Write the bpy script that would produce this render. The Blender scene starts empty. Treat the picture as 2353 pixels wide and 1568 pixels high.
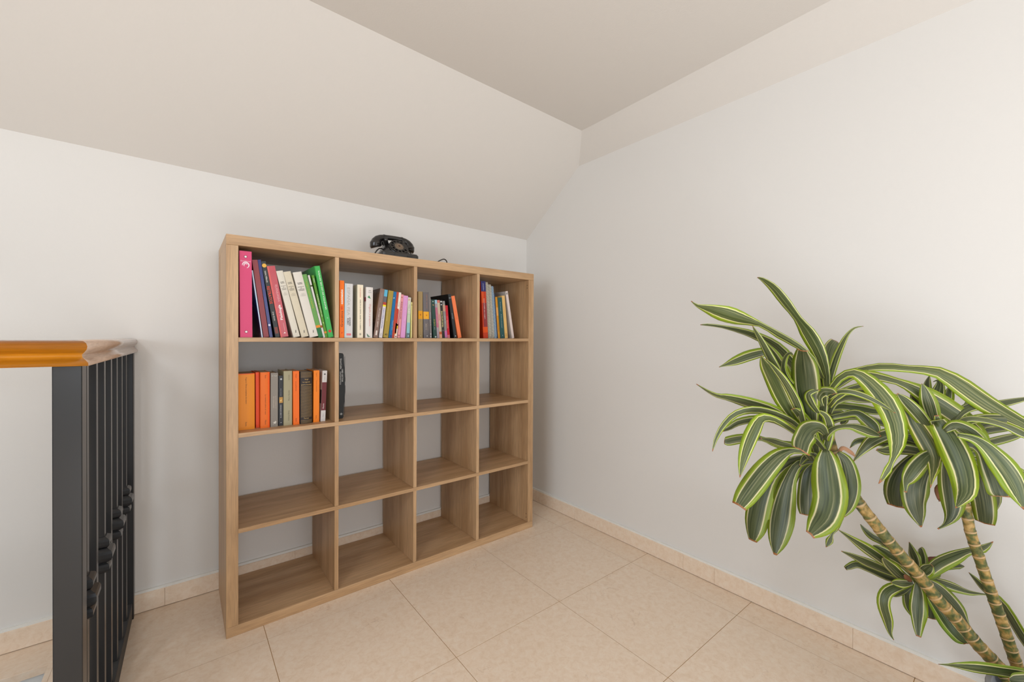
import bpy, bmesh, math, random
from mathutils import Vector, Matrix
random.seed(7)
S = bpy.context.scene
COL = S.collection
R_ = math.radians

# ------------------------------------------------------------------ camera
FPX = 959.466
CAM = Vector((-0.12694, -1.82149, 1.09869))
yaw, pitch, roll = 0.669976, -0.0071021, 0.0049426
FWD = Vector((math.sin(yaw)*math.cos(pitch), math.cos(yaw)*math.cos(pitch), math.sin(pitch)))
_r = Vector((math.cos(yaw), -math.sin(yaw), 0)); _u = _r.cross(FWD)
RT = _r*math.cos(roll) + _u*math.sin(roll)
UP = -_r*math.sin(roll) + _u*math.cos(roll)
cd = bpy.data.cameras.new('camera'); cam = bpy.data.objects.new('camera', cd); COL.objects.link(cam)
cd.sensor_fit = 'HORIZONTAL'; cd.sensor_width = 36; cd.lens = FPX/2353*36; cd.clip_start = 0.02
M = Matrix((( RT.x, UP.x, -FWD.x), (RT.y, UP.y, -FWD.y), (RT.z, UP.z, -FWD.z))).to_4x4()
M.translation = CAM
cam.matrix_world = M
S.camera = cam

# ------------------------------------------------------------------ world, lights, exposure
S.view_settings.view_transform = 'Standard'; S.view_settings.look = 'None'
S.view_settings.gamma = 1.0; S.view_settings.use_curve_mapping = False
S.view_settings.exposure = -0.02
W = bpy.data.worlds.new('world'); S.world = W; W.use_nodes = True
W.node_tree.nodes['Background'].inputs[0].default_value = (0.75, 0.87, 1.0, 1)
W.node_tree.nodes['Background'].inputs[1].default_value = 1.0

def area(name, loc, rot, sx, sy, power, col):
    l = bpy.data.lights.new(name, 'AREA'); l.shape = 'RECTANGLE'; l.size = sx; l.size_y = sy
    l.energy = power; l.color = col
    o = bpy.data.objects.new(name, l); COL.objects.link(o); o.location = loc; o.rotation_euler = rot
    return o
# daylight entering by the window in the wall behind the camera and by the one in the left wall
area('window_daylight', (0.1, -6.12, 1.35), (R_(90), 0, 0), 2.6, 1.25, 58, (0.86, 0.93, 1.0))
area('window_daylight', (-3.52, -2.6, 1.35), (R_(90), 0, R_(-90)), 2.0, 1.25, 58, (0.80, 0.905, 1.0))
# added fill light behind the camera, turned up to brighten the ceiling
area('ceiling_bounce_fill', (0.2, -2.5, 0.35), (R_(180), 0, 0), 1.2, 1.2, 25, (0.84, 0.92, 1.0))
# added fill light from above, over the stairs side of the room
area('panel_fill', (-1.2, -1.9, 2.245), (0, 0, 0), 0.45, 0.45, 15, (0.87, 0.93, 1.0))

# ------------------------------------------------------------------ helpers
def lin(c):
    c = c/255.0
    return c/12.92 if c <= 0.04045 else ((c+0.055)/1.055)**2.4
def rgb(t): return (lin(t[0]), lin(t[1]), lin(t[2]), 1.0)

def ray(px, py): return FWD + RT*((px-1176.5)/FPX) - UP*((py-784)/FPX)
def at(px, py, depth): return CAM + ray(px, py)*depth
def on_y(px, py, y):
    r = ray(px, py); return CAM + r*((y-CAM.y)/r.y)

MATS = {}
def mat(name, col, rough=0.5, spec=0.5, coat=0.0, metal=0.0, bump=0.0, bscale=200, var=0.0, vscale=6):
    if name in MATS: return MATS[name]
    m = bpy.data.materials.new(name); m.use_nodes = True
    nt = m.node_tree; b = nt.nodes['Principled BSDF']
    b.inputs['Base Color'].default_value = rgb(col); b.inputs['Roughness'].default_value = rough
    b.inputs['Specular IOR Level'].default_value = spec
    b.inputs['Metallic'].default_value = metal
    b.inputs['Coat Weight'].default_value = coat; b.inputs['Coat Roughness'].default_value = 0.12
    if var or bump:
        tc = nt.nodes.new('ShaderNodeTexCoord')
    if var:
        n = nt.nodes.new('ShaderNodeTexNoise'); n.inputs['Scale'].default_value = vscale; n.inputs['Detail'].default_value = 4
        nt.links.new(tc.outputs['Object'], n.inputs['Vector'])
        mx = nt.nodes.new('ShaderNodeMix'); mx.data_type = 'RGBA'
        a = tuple(max(0, c*(1-var)) for c in rgb(col)[:3])+(1,); d = tuple(min(1, c*(1+var)) for c in rgb(col)[:3])+(1,)
        mx.inputs[6].default_value = a; mx.inputs[7].default_value = d
        nt.links.new(n.outputs['Fac'], mx.inputs[0]); nt.links.new(mx.outputs[2], b.inputs['Base Color'])
    if bump:
        n2 = nt.nodes.new('ShaderNodeTexNoise'); n2.inputs['Scale'].default_value = bscale; n2.inputs['Detail'].default_value = 3
        nt.links.new(tc.outputs['Object'], n2.inputs['Vector'])
        bp = nt.nodes.new('ShaderNodeBump'); bp.inputs['Strength'].default_value = bump; bp.inputs['Distance'].default_value = 0.002
        nt.links.new(n2.outputs['Fac'], bp.inputs['Height']); nt.links.new(bp.outputs['Normal'], b.inputs['Normal'])
    MATS[name] = m
    return m

def ramp(nt, stops):
    r = nt.nodes.new('ShaderNodeValToRGB'); e = r.color_ramp.elements
    while len(e) < len(stops): e.new(0.5)
    for el, (p, c) in zip(e, stops): el.position = p; el.color = rgb(c)
    return r

def wood_mat(name, scale, c0, c1, line=0.22, rough=0.42):
    """laminate with long bands and fine grain; scale is per axis, small along the grain"""
    m = bpy.data.materials.new(name); m.use_nodes = True; nt = m.node_tree; b = nt.nodes['Principled BSDF']
    tc = nt.nodes.new('ShaderNodeTexCoord')
    def noise(k, detail):
        mp = nt.nodes.new('ShaderNodeMapping'); mp.inputs['Scale'].default_value = tuple(s*k for s in scale)
        n = nt.nodes.new('ShaderNodeTexNoise'); n.inputs['Scale'].default_value = 1; n.inputs['Detail'].default_value = detail
        nt.links.new(tc.outputs['Object'], mp.inputs['Vector']); nt.links.new(mp.outputs['Vector'], n.inputs['Vector'])
        return n
    n1 = noise(1, 2); n2 = noise(13, 4)
    r = ramp(nt, [(0.36, c0), (0.62, c1)]); nt.links.new(n1.outputs['Fac'], r.inputs[0])
    r2 = nt.nodes.new('ShaderNodeMapRange'); r2.inputs[1].default_value = 0.3; r2.inputs[2].default_value = 0.7
    r2.inputs[3].default_value = 1-line; r2.inputs[4].default_value = 1+line*0.35
    nt.links.new(n2.outputs['Fac'], r2.inputs[0])
    mx = nt.nodes.new('ShaderNodeMix'); mx.data_type = 'RGBA'; mx.blend_type = 'MULTIPLY'; mx.inputs[0].default_value = 1
    nt.links.new(r.outputs[0], mx.inputs[6]); nt.links.new(r2.outputs[0], mx.inputs[7])
    nt.links.new(mx.outputs[2], b.inputs['Base Color'])
    b.inputs['Roughness'].default_value = rough
    bp = nt.nodes.new('ShaderNodeBump'); bp.inputs['Strength'].default_value = 0.08; bp.inputs['Distance'].default_value = 0.0006
    nt.links.new(n2.outputs['Fac'], bp.inputs['Height']); nt.links.new(bp.outputs['Normal'], b.inputs['Normal'])
    return m

def marble_mat(name):
    m = bpy.data.materials.new(name); m.use_nodes = True; nt = m.node_tree; b = nt.nodes['Principled BSDF']
    g = nt.nodes.new('ShaderNodeNewGeometry'); oi = nt.nodes.new('ShaderNodeObjectInfo')
    add = nt.nodes.new('ShaderNodeVectorMath'); add.operation = 'ADD'
    mul = nt.nodes.new('ShaderNodeMath'); mul.operation = 'MULTIPLY'; mul.inputs[1].default_value = 37.0
    nt.links.new(oi.outputs['Random'], mul.inputs[0])
    nt.links.new(g.outputs['Position'], add.inputs[0]); nt.links.new(mul.outputs[0], add.inputs[1])
    n = nt.nodes.new('ShaderNodeTexNoise'); n.inputs['Scale'].default_value = 48; n.inputs['Detail'].default_value = 7; n.inputs['Roughness'].default_value = 0.7
    n.inputs['Distortion'].default_value = 0.6
    nt.links.new(add.outputs[0], n.inputs['Vector'])
    r = ramp(nt, [(0.28, (229, 203, 176)), (0.5, (239, 217, 194)), (0.70, (243, 226, 206))])
    nt.links.new(n.outputs['Fac'], r.inputs[0])
    # sparse hair veins
    v = nt.nodes.new('ShaderNodeTexNoise'); v.inputs['Scale'].default_value = 5.5; v.inputs['Detail'].default_value = 5; v.inputs['Distortion'].default_value = 2.2
    nt.links.new(add.outputs[0], v.inputs['Vector'])
    vr = ramp(nt, [(0.487, (0, 0, 0)), (0.495, (255, 255, 255)), (0.503, (0, 0, 0))])
    nt.links.new(v.outputs['Fac'], vr.inputs[0])
    pm = nt.nodes.new('ShaderNodeTexNoise'); pm.inputs['Scale'].default_value = 9; nt.links.new(add.outputs[0], pm.inputs['Vector'])
    pr = ramp(nt, [(0.56, (0, 0, 0)), (0.66, (200, 200, 200))]); nt.links.new(pm.outputs['Fac'], pr.inputs[0])
    ml = nt.nodes.new('ShaderNodeMath'); ml.operation = 'MULTIPLY'
    nt.links.new(vr.outputs[0], ml.inputs[0]); nt.links.new(pr.outputs[0], ml.inputs[1])
    ml2 = nt.nodes.new('ShaderNodeMath'); ml2.operation = 'MULTIPLY'; ml2.inputs[1].default_value = 0.55
    nt.links.new(ml.outputs[0], ml2.inputs[0])
    mx = nt.nodes.new('ShaderNodeMix'); mx.data_type = 'RGBA'; mx.inputs[7].default_value = rgb((166, 122, 88))
    nt.links.new(ml2.outputs[0], mx.inputs[0]); nt.links.new(r.outputs[0], mx.inputs[6])
    nt.links.new(mx.outputs[2], b.inputs['Base Color'])
    b.inputs['Roughness'].default_value = 0.30; b.inputs['Specular IOR Level'].default_value = 0.35
    return m

def add_box(bm, x0, x1, y0, y1, z0, z1):
    vs = [bm.verts.new(p) for p in ((x0,y0,z0),(x1,y0,z0),(x1,y1,z0),(x0,y1,z0),(x0,y0,z1),(x1,y0,z1),(x1,y1,z1),(x0,y1,z1))]
    for f in ((0,3,2,1),(4,5,6,7),(0,1,5,4),(1,2,6,5),(2,3,7,6),(3,0,4,7)): bm.faces.new([vs[i] for i in f])
    return vs

def obj(name, bm, m, parent=None, smooth=False, bevel=0.0, segs=1):
    if bevel > 0:
        bmesh.ops.bevel(bm, geom=bm.edges[:], offset=bevel, segments=segs, affect='EDGES', profile=0.5)
    bmesh.ops.recalc_face_normals(bm, faces=bm.faces[:])
    me = bpy.data.meshes.new(name); bm.to_mesh(me); bm.free()
    if smooth:
        for p in me.polygons: p.use_smooth = True
    me.materials.append(m)
    o = bpy.data.objects.new(name, me); COL.objects.link(o)
    if parent: o.parent = parent
    return o

def box(name, x0, x1, y0, y1, z0, z1, m, parent=None, bevel=0.0, segs=1):
    bm = bmesh.new(); add_box(bm, x0, x1, y0, y1, z0, z1)
    return obj(name, bm, m, parent, bevel=bevel, segs=segs)

def thing(name, label, cat, loc=(0,0,0), rot=(0,0,0), group=None):
    o = bpy.data.objects.new(name, None); COL.objects.link(o); o.empty_display_size = 0.05
    o.location = loc; o.rotation_euler = rot; o['label'] = label; o['category'] = cat
    if group: o['group'] = group
    return o
def struct(o, label=None):
    o['kind'] = 'structure'
    if label: o['label'] = label
    return o

def tube(bm, pts, rads, n=10, cap=True, sq=None):
    """sweep a circle (or n-gon) along pts"""
    rings = []; up = Vector((0, 0, 1)); prev = None
    for i, p in enumerate(pts):
        a = pts[max(0, i-1)]; c = pts[min(len(pts)-1, i+1)]
        t = (Vector(c)-Vector(a)).normalized()
        if prev is None:
            s = t.cross(up)
            if s.length < 1e-3: s = t.cross(Vector((0, 1, 0)))
            s.normalize()
        else:
            s = prev - t*prev.dot(t); s.normalize()
        prev = s; q = s.cross(t)
        r = rads[i] if hasattr(rads, '__len__') else rads
        rings.append([bm.verts.new(Vector(p) + (s*math.cos(2*math.pi*k/n) + q*math.sin(2*math.pi*k/n))*r) for k in range(n)])
    for a, b in zip(rings, rings[1:]):
        for k in range(n): bm.faces.new((a[k], a[(k+1)%n], b[(k+1)%n], b[k]))
    if cap:
        bm.faces.new(rings[0]); bm.faces.new(rings[-1])
    return rings

def lathe(bm, prof, n=24, mtx=None):
    rings = []
    for r, z in prof:
        rings.append([bm.verts.new((r*math.cos(2*math.pi*k/n), r*math.sin(2*math.pi*k/n), z)) for k in range(n)])
    for a, b in zip(rings, rings[1:]):
        for k in range(n): bm.faces.new((a[k], a[(k+1)%n], b[(k+1)%n], b[k]))
    bm.faces.new(rings[0]); bm.faces.new(rings[-1])
    if mtx:
        bmesh.ops.transform(bm, matrix=mtx, verts=[v for r in rings for v in r])
    return rings

def crom(P, n):
    """Catmull-Rom through tuples"""
    out = []
    m = len(P)-1
    for i in range(n+1):
        u = i/n*m; k = min(int(u), m-1); f = u-k
        p0 = P[max(k-1, 0)]; p1 = P[k]; p2 = P[k+1]; p3 = P[min(k+2, m)]
        out.append(tuple(0.5*((2*b)+(-a+c)*f+(2*a-5*b+4*c-d)*f*f+(-a+3*b-3*c+d)*f**3) for a, b, c, d in zip(p0, p1, p2, p3)))
    return out

# ------------------------------------------------------------------ materials of the setting
M_wall = mat('wall_paint', (229, 225, 220), rough=0.75, spec=0.2, bump=0.12, bscale=160)
M_ceil = mat('ceiling_paint', (225, 219, 212), rough=0.85, spec=0.15, bump=0.18, bscale=140)
M_marble = marble_mat('cream_marble')
M_grout = mat('grout', (178, 140, 92), rough=0.8)
M_caulk = mat('caulk', (238, 236, 230), rough=0.5)
M_white = mat('white_paint', (232, 230, 226), rough=0.6)
W_V = wood_mat('oak_vertical', (17, 17, 0.9), (184, 145, 104), (206, 168, 127))
W_H = wood_mat('oak_horizontal', (0.9, 17, 17), (184, 145, 104), (206, 168, 127))

XR, YB = 1.754, 0.395          # right wall, back wall
XL, YF = -3.6, -6.2            # left and front walls, behind the camera
# ------------------------------------------------------------------ floor
HX0, HX1, HY0, HY1 = -1.9, -0.462, -0.46, 0.238    # stairwell opening
def rect_minus(x0, x1, y0, y1):
    if x1 <= HX0 or x0 >= HX1 or y1 <= HY0 or y0 >= HY1: return [(x0, x1, y0, y1)]
    out = []
    if x0 < HX0: out.append((x0, HX0, y0, y1))
    if x1 > HX1: out.append((HX1, x1, y0, y1))
    a, b = max(x0, HX0), min(x1, HX1)
    if y0 < HY0: out.append((a, b, y0, HY0))
    if y1 > HY1: out.append((a, b, HY1, y1))
    return out
bm = bmesh.new()
for r in rect_minus(XL-.1, XR+.1, YF-.1, YB+.1): add_box(bm, r[0], r[1], r[2], r[3], -0.27, -0.0022)
floor = struct(obj('floor', bm, M_white), 'floor slab with cream marble tiles in thin brown joints')
bm = bmesh.new()
for r in rect_minus(XL, XR-.001, YF, YB-.001): add_box(bm, r[0], r[1], r[2], r[3], -0.0022, -0.0012)
obj('grout', bm, M_grout, floor)
xs = [0.118+0.4955*k for k in range(-8, 5)]; ys = [-0.091-0.4965*k for k in range(-1, 13)]
xs = sorted([x for x in xs if XL < x < XR-.02]+[XL, XR-.002]); ys = sorted([y for y in ys if YF < y < YB-.02]+[YF, YB-.002])
g = 0.0011
for i in range(len(xs)-1):
    for j in range(len(ys)-1):
        for (a, b, c, d) in rect_minus(xs[i], xs[i+1], ys[j], ys[j+1]):
            if b-a < 0.01 or d-c < 0.01: continue
            nose_x = 0.012 if abs(b-HX0) < 1e-6 else 0; nose_x0 = 0.012 if abs(a-HX1) < 1e-6 else 0
            nose_y1 = 0.012 if abs(d-HY0) < 1e-6 else 0; nose_y0 = 0.012 if abs(c-HY1) < 1e-6 else 0
            nose = nose_x+nose_x0+nose_y0+nose_y1 > 0
            z0 = -0.024 if nose else -0.011
            dz = random.uniform(-0.0003, 0.0003)
            e = 0.003 if nose else 0
            # a noses piece overhangs the opening; the slab below is cut back, so only the overhanging rim is deep
            if nose:
                bm = bmesh.new(); add_box(bm, a+g, b-g, c+g, d-g, -0.0012, dz)
                if nose_y0: add_box(bm, a, b, c-0.014, c+g, -0.026, dz)
                if nose_y1: add_box(bm, a, b, d-g, d+0.014, -0.026, dz)
                if nose_x0: add_box(bm, a-0.014, a+g, c, d, -0.026, dz)
                if nose_x: add_box(bm, b-g, b+0.014, c, d, -0.026, dz)
                obj('tile', bm, M_marble, floor, bevel=0.0009)
            else:
                box('tile', a+g, b-g, c+g, d-g, -0.0012, dz, M_marble, floor)

# ------------------------------------------------------------------ walls and ceiling
def zb_(x): return 1.780+(XR-x)*0.0122          # wall/slope line
def zk_(x): return 2.251+(1.615-x)*0.0129       # slope/flat line
YK = -0.237
def prism(name, poly, axis, t, m, label):
    """poly: 3-D points of the inner face; extruded by vector t"""
    bm = bmesh.new(); a = [bm.verts.new(p) for p in poly]; b = [bm.verts.new(Vector(p)+Vector(t)) for p in poly]
    bm.faces.new(a); bm.faces.new(b); n = len(a)
    for k in range(n): bm.faces.new((a[k], a[(k+1)%n], b[(k+1)%n], b[k]))
    return struct(obj(name, bm, m), label)
prism('wall_back', [(XL, YB, 0), (XR, YB, 0), (XR, YB, zb_(XR)), (XL, YB, zb_(XL))], 'y', (0, 0.12, 0), M_wall, 'white back wall behind the shelving unit')
prism('wall_right', [(XR, YB, 0), (XR, YF, 0), (XR, YF, 2.10), (XR, -0.088, 2.138), (XR, YB, zb_(XR))], 'x', (0.12, 0, 0), M_wall, 'tall white wall behind the potted plant')
# wall with window openings: left and front, behind the camera
def holed_wall(name, x0, x1, z1, hx0, hx1, hz0, hz1, place, label):
    bm = bmesh.new()
    for (a, b, c, d) in ((x0, hx0, 0, z1), (hx1, x1, 0, z1), (hx0, hx1, 0, hz0), (hx0, hx1, hz1, z1)):
        if place[0] == 'y': add_box(bm, a, b, place[1]-0.12, place[1], c, d)
        else: add_box(bm, place[1]-0.12, place[1], a, b, c, d)
    struct(obj(name, bm, M_wall), label)
holed_wall('wall_front', XL, XR, 2.33, -1.2, 1.4, 0.72, 1.98, ('y', YF), 'white wall with a wide window opening')
holed_wall('wall_left', YF, YB, 2.33, -3.6, -1.6, 0.72, 1.98, ('x', XL), 'white side wall with a window opening')
def window(name, horiz, a0, a1, pos, label):
    bm = bmesh.new(); t = 0.045; z0, z1 = 0.72, 1.98; mid = (a0+a1)/2
    for (p, q, c, d) in ((a0, a0+t, z0, z1), (a1-t, a1, z0, z1), (a0, a1, z0, z0+t), (a0, a1, z1-t, z1), (mid-t/2, mid+t/2, z0, z1)):
        if horiz: add_box(bm, p, q, pos-0.09, pos-0.04, c, d)
        else: add_box(bm, pos-0.09, pos-0.04, p, q, c, d)
    struct(obj(name, bm, M_white), label)
window('window_1', True, -1.2, 1.4, YF, 'white framed double window in the front wall')
window('window_2', False, -3.6, -1.6, XL, 'white framed double window in the left wall')
# ceiling: slope over the shelving, flat part, coved strip along the right wall
P = {'a': (XL, YB, zb_(XL)), 'b': (XR, YB, zb_(XR)), 'k': (XR, -0.088, 2.138), 'h': (1.615, YK, 2.251), 'l': (XL, YK, zk_(XL)),
     'f': (XL, YF, zk_(XL)), 'g': (1.55, YF, 2.252), 'r': (XR, YF, 2.10)}
bm = bmesh.new(); V = {k: bm.verts.new(p) for k, p in P.items()}
for f in ('abkhl', 'lhgf', 'hkrg'): bm.faces.new([V[c] for c in f])
top = {k: bm.verts.new((p[0], p[1], p[2]+0.1)) for k, p in P.items()}
for f in ('abkhl', 'lhgf', 'hkrg'): bm.faces.new([top[c] for c in reversed(f)])
loop = 'abkrgfl'
for i in range(len(loop)):
    c, d = loop[i], loop[(i+1) % len(loop)]; bm.faces.new((V[c], top[c], top[d], V[d]))
struct(obj('ceiling', bm, M_ceil), 'off-white ceiling sloping down to the back wall')

panel = thing('fill_panel_lamp', 'added square white fill lamp on the flat ceiling, out of view', 'lamp', (-1.2, -1.9, 2.258))  # unseen fixture added to house the overhead fill light
box('frame', -0.30, 0.30, -0.30, 0.30, 0.004, 0.028, M_white, panel, bevel=0.003)
box('diffuser', -0.28, 0.28, -0.28, 0.28, 0.0, 0.006, mat('opal_diffuser', (245, 245, 242), rough=0.4), panel)

# baseboards: white caulk bead with marble pieces in front
def baseboard(name, label, along_x, c0, c1, pos, cuts, h=0.075, t=0.014):
    bm = bmesh.new()
    if along_x: add_box(bm, c0, c1, pos-0.010, pos, h-0.004, h+0.009)
    else: add_box(bm, pos-0.010, pos, c0, c1, h-0.004, h+0.009)
    o = struct(obj(name, bm, M_caulk), label)
    cs = [c0]+cuts+[c1]
    for a, b in zip(cs, cs[1:]):
        e = random.uniform(-0.0008, 0.0008)
        if along_x: box('tile', a+.0002, b-.0002, pos-t+e, pos, 0.0016, h+e, M_marble, o, bevel=0.0012)
        else: box('tile', pos-t+e, pos, a+.0002, b-.0002, 0.0016, h+e, M_marble, o, bevel=0.0012)
baseboard('baseboard_back', 'cream marble skirting along the back wall', True, XL, XR-0.015, YB, [-3.1, -2.6, -2.0, -1.5, -1.0, -0.66, -0.18, 0.3, 0.8, 1.3])
baseboard('baseboard_right', 'cream marble skirting along the right wall', False, YF, YB, XR, [-5.7, -5.2, -4.7, -4.2, -3.9, -3.4, -2.9, -2.4, -1.9, -1.42, -0.93, -0.78, -0.44, -0.08])

# stairwell below the opening
bm = bmesh.new()
for (a, b, c, d) in ((HX0-.1, HX0+.02, HY0-.1, HY1+.1), (HX1-.02, HX1+.1, HY0-.1, HY1+.1), (HX0, HX1, HY0-.1, HY0+.02), (HX0, HX1, HY1-.02, HY1+.1)):
    add_box(bm, a, b, c, d, -1.5, -0.268)
struct(obj('wall_stairwell', bm, M_wall), 'white stairwell walls below the floor')
struct(box('floor_landing', HX0, HX1, HY0, HY1, -1.52, -1.49, M_marble), 'lower marble landing of the stairwell')

# ------------------------------------------------------------------ railing round the stairwell
M_iron = mat('charcoal_iron', (40, 40, 41), rough=0.28, spec=0.4, coat=0.12)
M_ironm = mat('charcoal_iron_matte', (56, 56, 57), rough=0.55, spec=0.35)
W_RAIL = wood_mat('pale_rail', (30, 2.0, 30), (184, 152, 128), (206, 176, 154), line=0.14, rough=0.4)  # paler wood colour for the wing running to the back wall
W_RAILX = wood_mat('varnished_rail_x', (2.0, 30, 30), (204, 120, 10), (226, 144, 24), line=0.14, rough=0.35)
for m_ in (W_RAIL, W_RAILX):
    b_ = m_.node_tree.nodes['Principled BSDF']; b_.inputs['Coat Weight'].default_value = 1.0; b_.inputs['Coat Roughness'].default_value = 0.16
rail = thing('stair_railing', 'charcoal iron railing with varnished orange wooden handrail beside the stairwell', 'railing', (-0.3085, -0.573, 0.0), (0, 0, R_(-0.93)))
HR = [(0.0320, 1.0370), (0.0320, 1.0430), (0.0275, 1.0485), (0.0220, 1.0545), (0.0212, 1.0600), (0.0255, 1.0650), (0.0295, 1.0710),
      (0.0305, 1.0770), (0.0285, 1.0835), (0.0235, 1.0880), (0.0120, 1.0900)]
prof = [(w, z) for w, z in HR] + [(-w, z) for w, z in reversed(HR)]
def handrail(alongx, length, m):
    bm = bmesh.new(); A = []; B = []
    for w, z in prof:
        if alongx:     # runs to -x, w is -y offset; mitre x = y side
            A.append(bm.verts.new((w, -w, z))); B.append(bm.verts.new((-length, -w, z)))
        else:
            A.append(bm.verts.new((w, -w, z))); B.append(bm.verts.new((w, length, z)))
    n = len(A)
    for k in range(n): bm.faces.new((A[k], A[(k+1) % n], B[(k+1) % n], B[k]))
    bm.faces.new(A); bm.faces.new(B)
    o = obj('handrail', bm, m, rail)
    for i, p in enumerate(o.data.polygons): p.use_smooth = len(p.vertices) == 4 and abs(p.normal.z) < 0.999
    return o
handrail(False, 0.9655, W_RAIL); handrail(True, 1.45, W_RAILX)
def post(cx, cy, h=0.0215, z0=0.0, z1=1.0375):
    return box('post', cx-h, cx+h, cy-h, cy+h, z0, z1, M_iron, rail, bevel=0.0015)
post(0, 0); post(0, 0.9445); post(-1.40, 0)
def bar(cx, cy): return box('baluster', cx-.012, cx+.012, cy-.012, cy+.012, 0.060, 1.0375, M_iron, rail, bevel=0.001)
def collar(parent, cx, cy):
    bm = bmesh.new(); z = 0.453
    for r, h in ((0.0230, 0.030), (0.0295, 0.038), (0.0230, 0.030)):
        k = math.sqrt(2)
        rings = lathe(bm, [(r*.62*k, z), (r*.92*k, z+h*.18), (r*k, z+h*.36), (r*k, z+h*.64), (r*.92*k, z+h*.82), (r*.62*k, z+h)], 4,
                      Matrix.Translation((cx, cy, 0)) @ Matrix.Rotation(R_(45), 4, 'Z'))
        z += h
    obj('collar', bm, M_iron, parent)
for k in range(7):
    b_ = bar(0, 0.105+0.1182*k)
    if k % 2 == 0: collar(b_, 0, 0.105+0.1182*k)
for k in range(10):
    b_ = bar(-0.165-0.1182*k, 0)
    if k % 2 == 0: collar(b_, -0.165-0.1182*k, 0)
box('bottom_rail', -0.018, 0.018, 0.0215, 0.923, 0.006, 0.064, M_ironm, rail, bevel=0.0015)
box('bottom_rail', -1.3785, -0.0215, -0.018, 0.018, 0.006, 0.064, M_ironm, rail, bevel=0.0015)

# ------------------------------------------------------------------ shelving unit
SW, SH, SD, T, D_ = 1.475, 1.470, 0.378, 0.0372, 0.0160
CW = (SW-2*T-3*D_)/4; CH = (SH-2*T-3*D_)/4
unit = thing('shelving_unit', 'light oak four by four open cube shelving unit against the back wall', 'shelf', (0, 0, 0))
BV = 0.0007
box('bottom_panel', 0, SW, 0, SD, 0, T, W_H, unit, bevel=BV)
box('top_panel', 0, SW, 0, SD, SH-T, SH, W_H, unit, bevel=BV)
box('side_panel', 0, T, 0, SD, T+.0004, SH-T-.0004, W_V, unit, bevel=BV)
box('side_panel', SW-T, SW, 0, SD, T+.0004, SH-T-.0004, W_V, unit, bevel=BV)
M_screw = mat('steel_screw', (70, 62, 54), rough=0.4, metal=0.6)
shelf_top = []
for k in range(3):
    z = T+CH*(k+1)+D_*k
    box('shelf_board', T+.0002, SW-T-.0002, 0.0006, SD-.002, z, z+D_, W_H, unit, bevel=0.0005)
    shelf_top.append(z+D_)
for r in range(4):
    z0 = T+(CH+D_)*r
    for c in range(3):
        x = T+CW*(c+1)+D_*c
        box('divider', x, x+D_, 0.0012, SD-.002, z0+.0004, z0+CH-.0004, W_V, unit, bevel=0.0005)
for z in (0.062, 0.082, SH-T-0.030, SH-T-0.046):
    bm = bmesh.new(); lathe(bm, [(0.0022, 0), (0.0022, 0.001)], 10, Matrix.Translation((SW-T-0.001, 0.014, z)) @ Matrix.Rotation(R_(90), 4, 'Y') @ Matrix.Translation((0, 0, -0.0008)))
    obj('screw', bm, M_screw, unit)
Z1, Z2, Z3 = shelf_top[2], shelf_top[1], shelf_top[0]   # upper faces: top row, second row, third row

# ------------------------------------------------------------------ books
M_page = mat('paper', (226, 216, 196), rough=0.85, var=0.06, vscale=60)
M_pageold = mat('old_paper', (176, 150, 118), rough=0.9, var=0.1, vscale=60)
def cmat(c, rough=0.45, var=0.0):
    return mat('print_%d_%d_%d_%d' % (c[0], c[1], c[2], int(rough*100)), c, rough=rough, spec=0.4)

def text_mesh(body, bold=0.0, shear=0.0):
    cu = bpy.data.curves.new('t', 'FONT'); cu.body = body; cu.size = 1.0; cu.resolution_u = 2; cu.offset = bold; cu.shear = shear
    o = bpy.data.objects.new('t', cu)
    me = bpy.data.meshes.new_from_object(o)
    bpy.data.objects.remove(o); bpy.data.curves.remove(cu)
    return me

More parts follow.
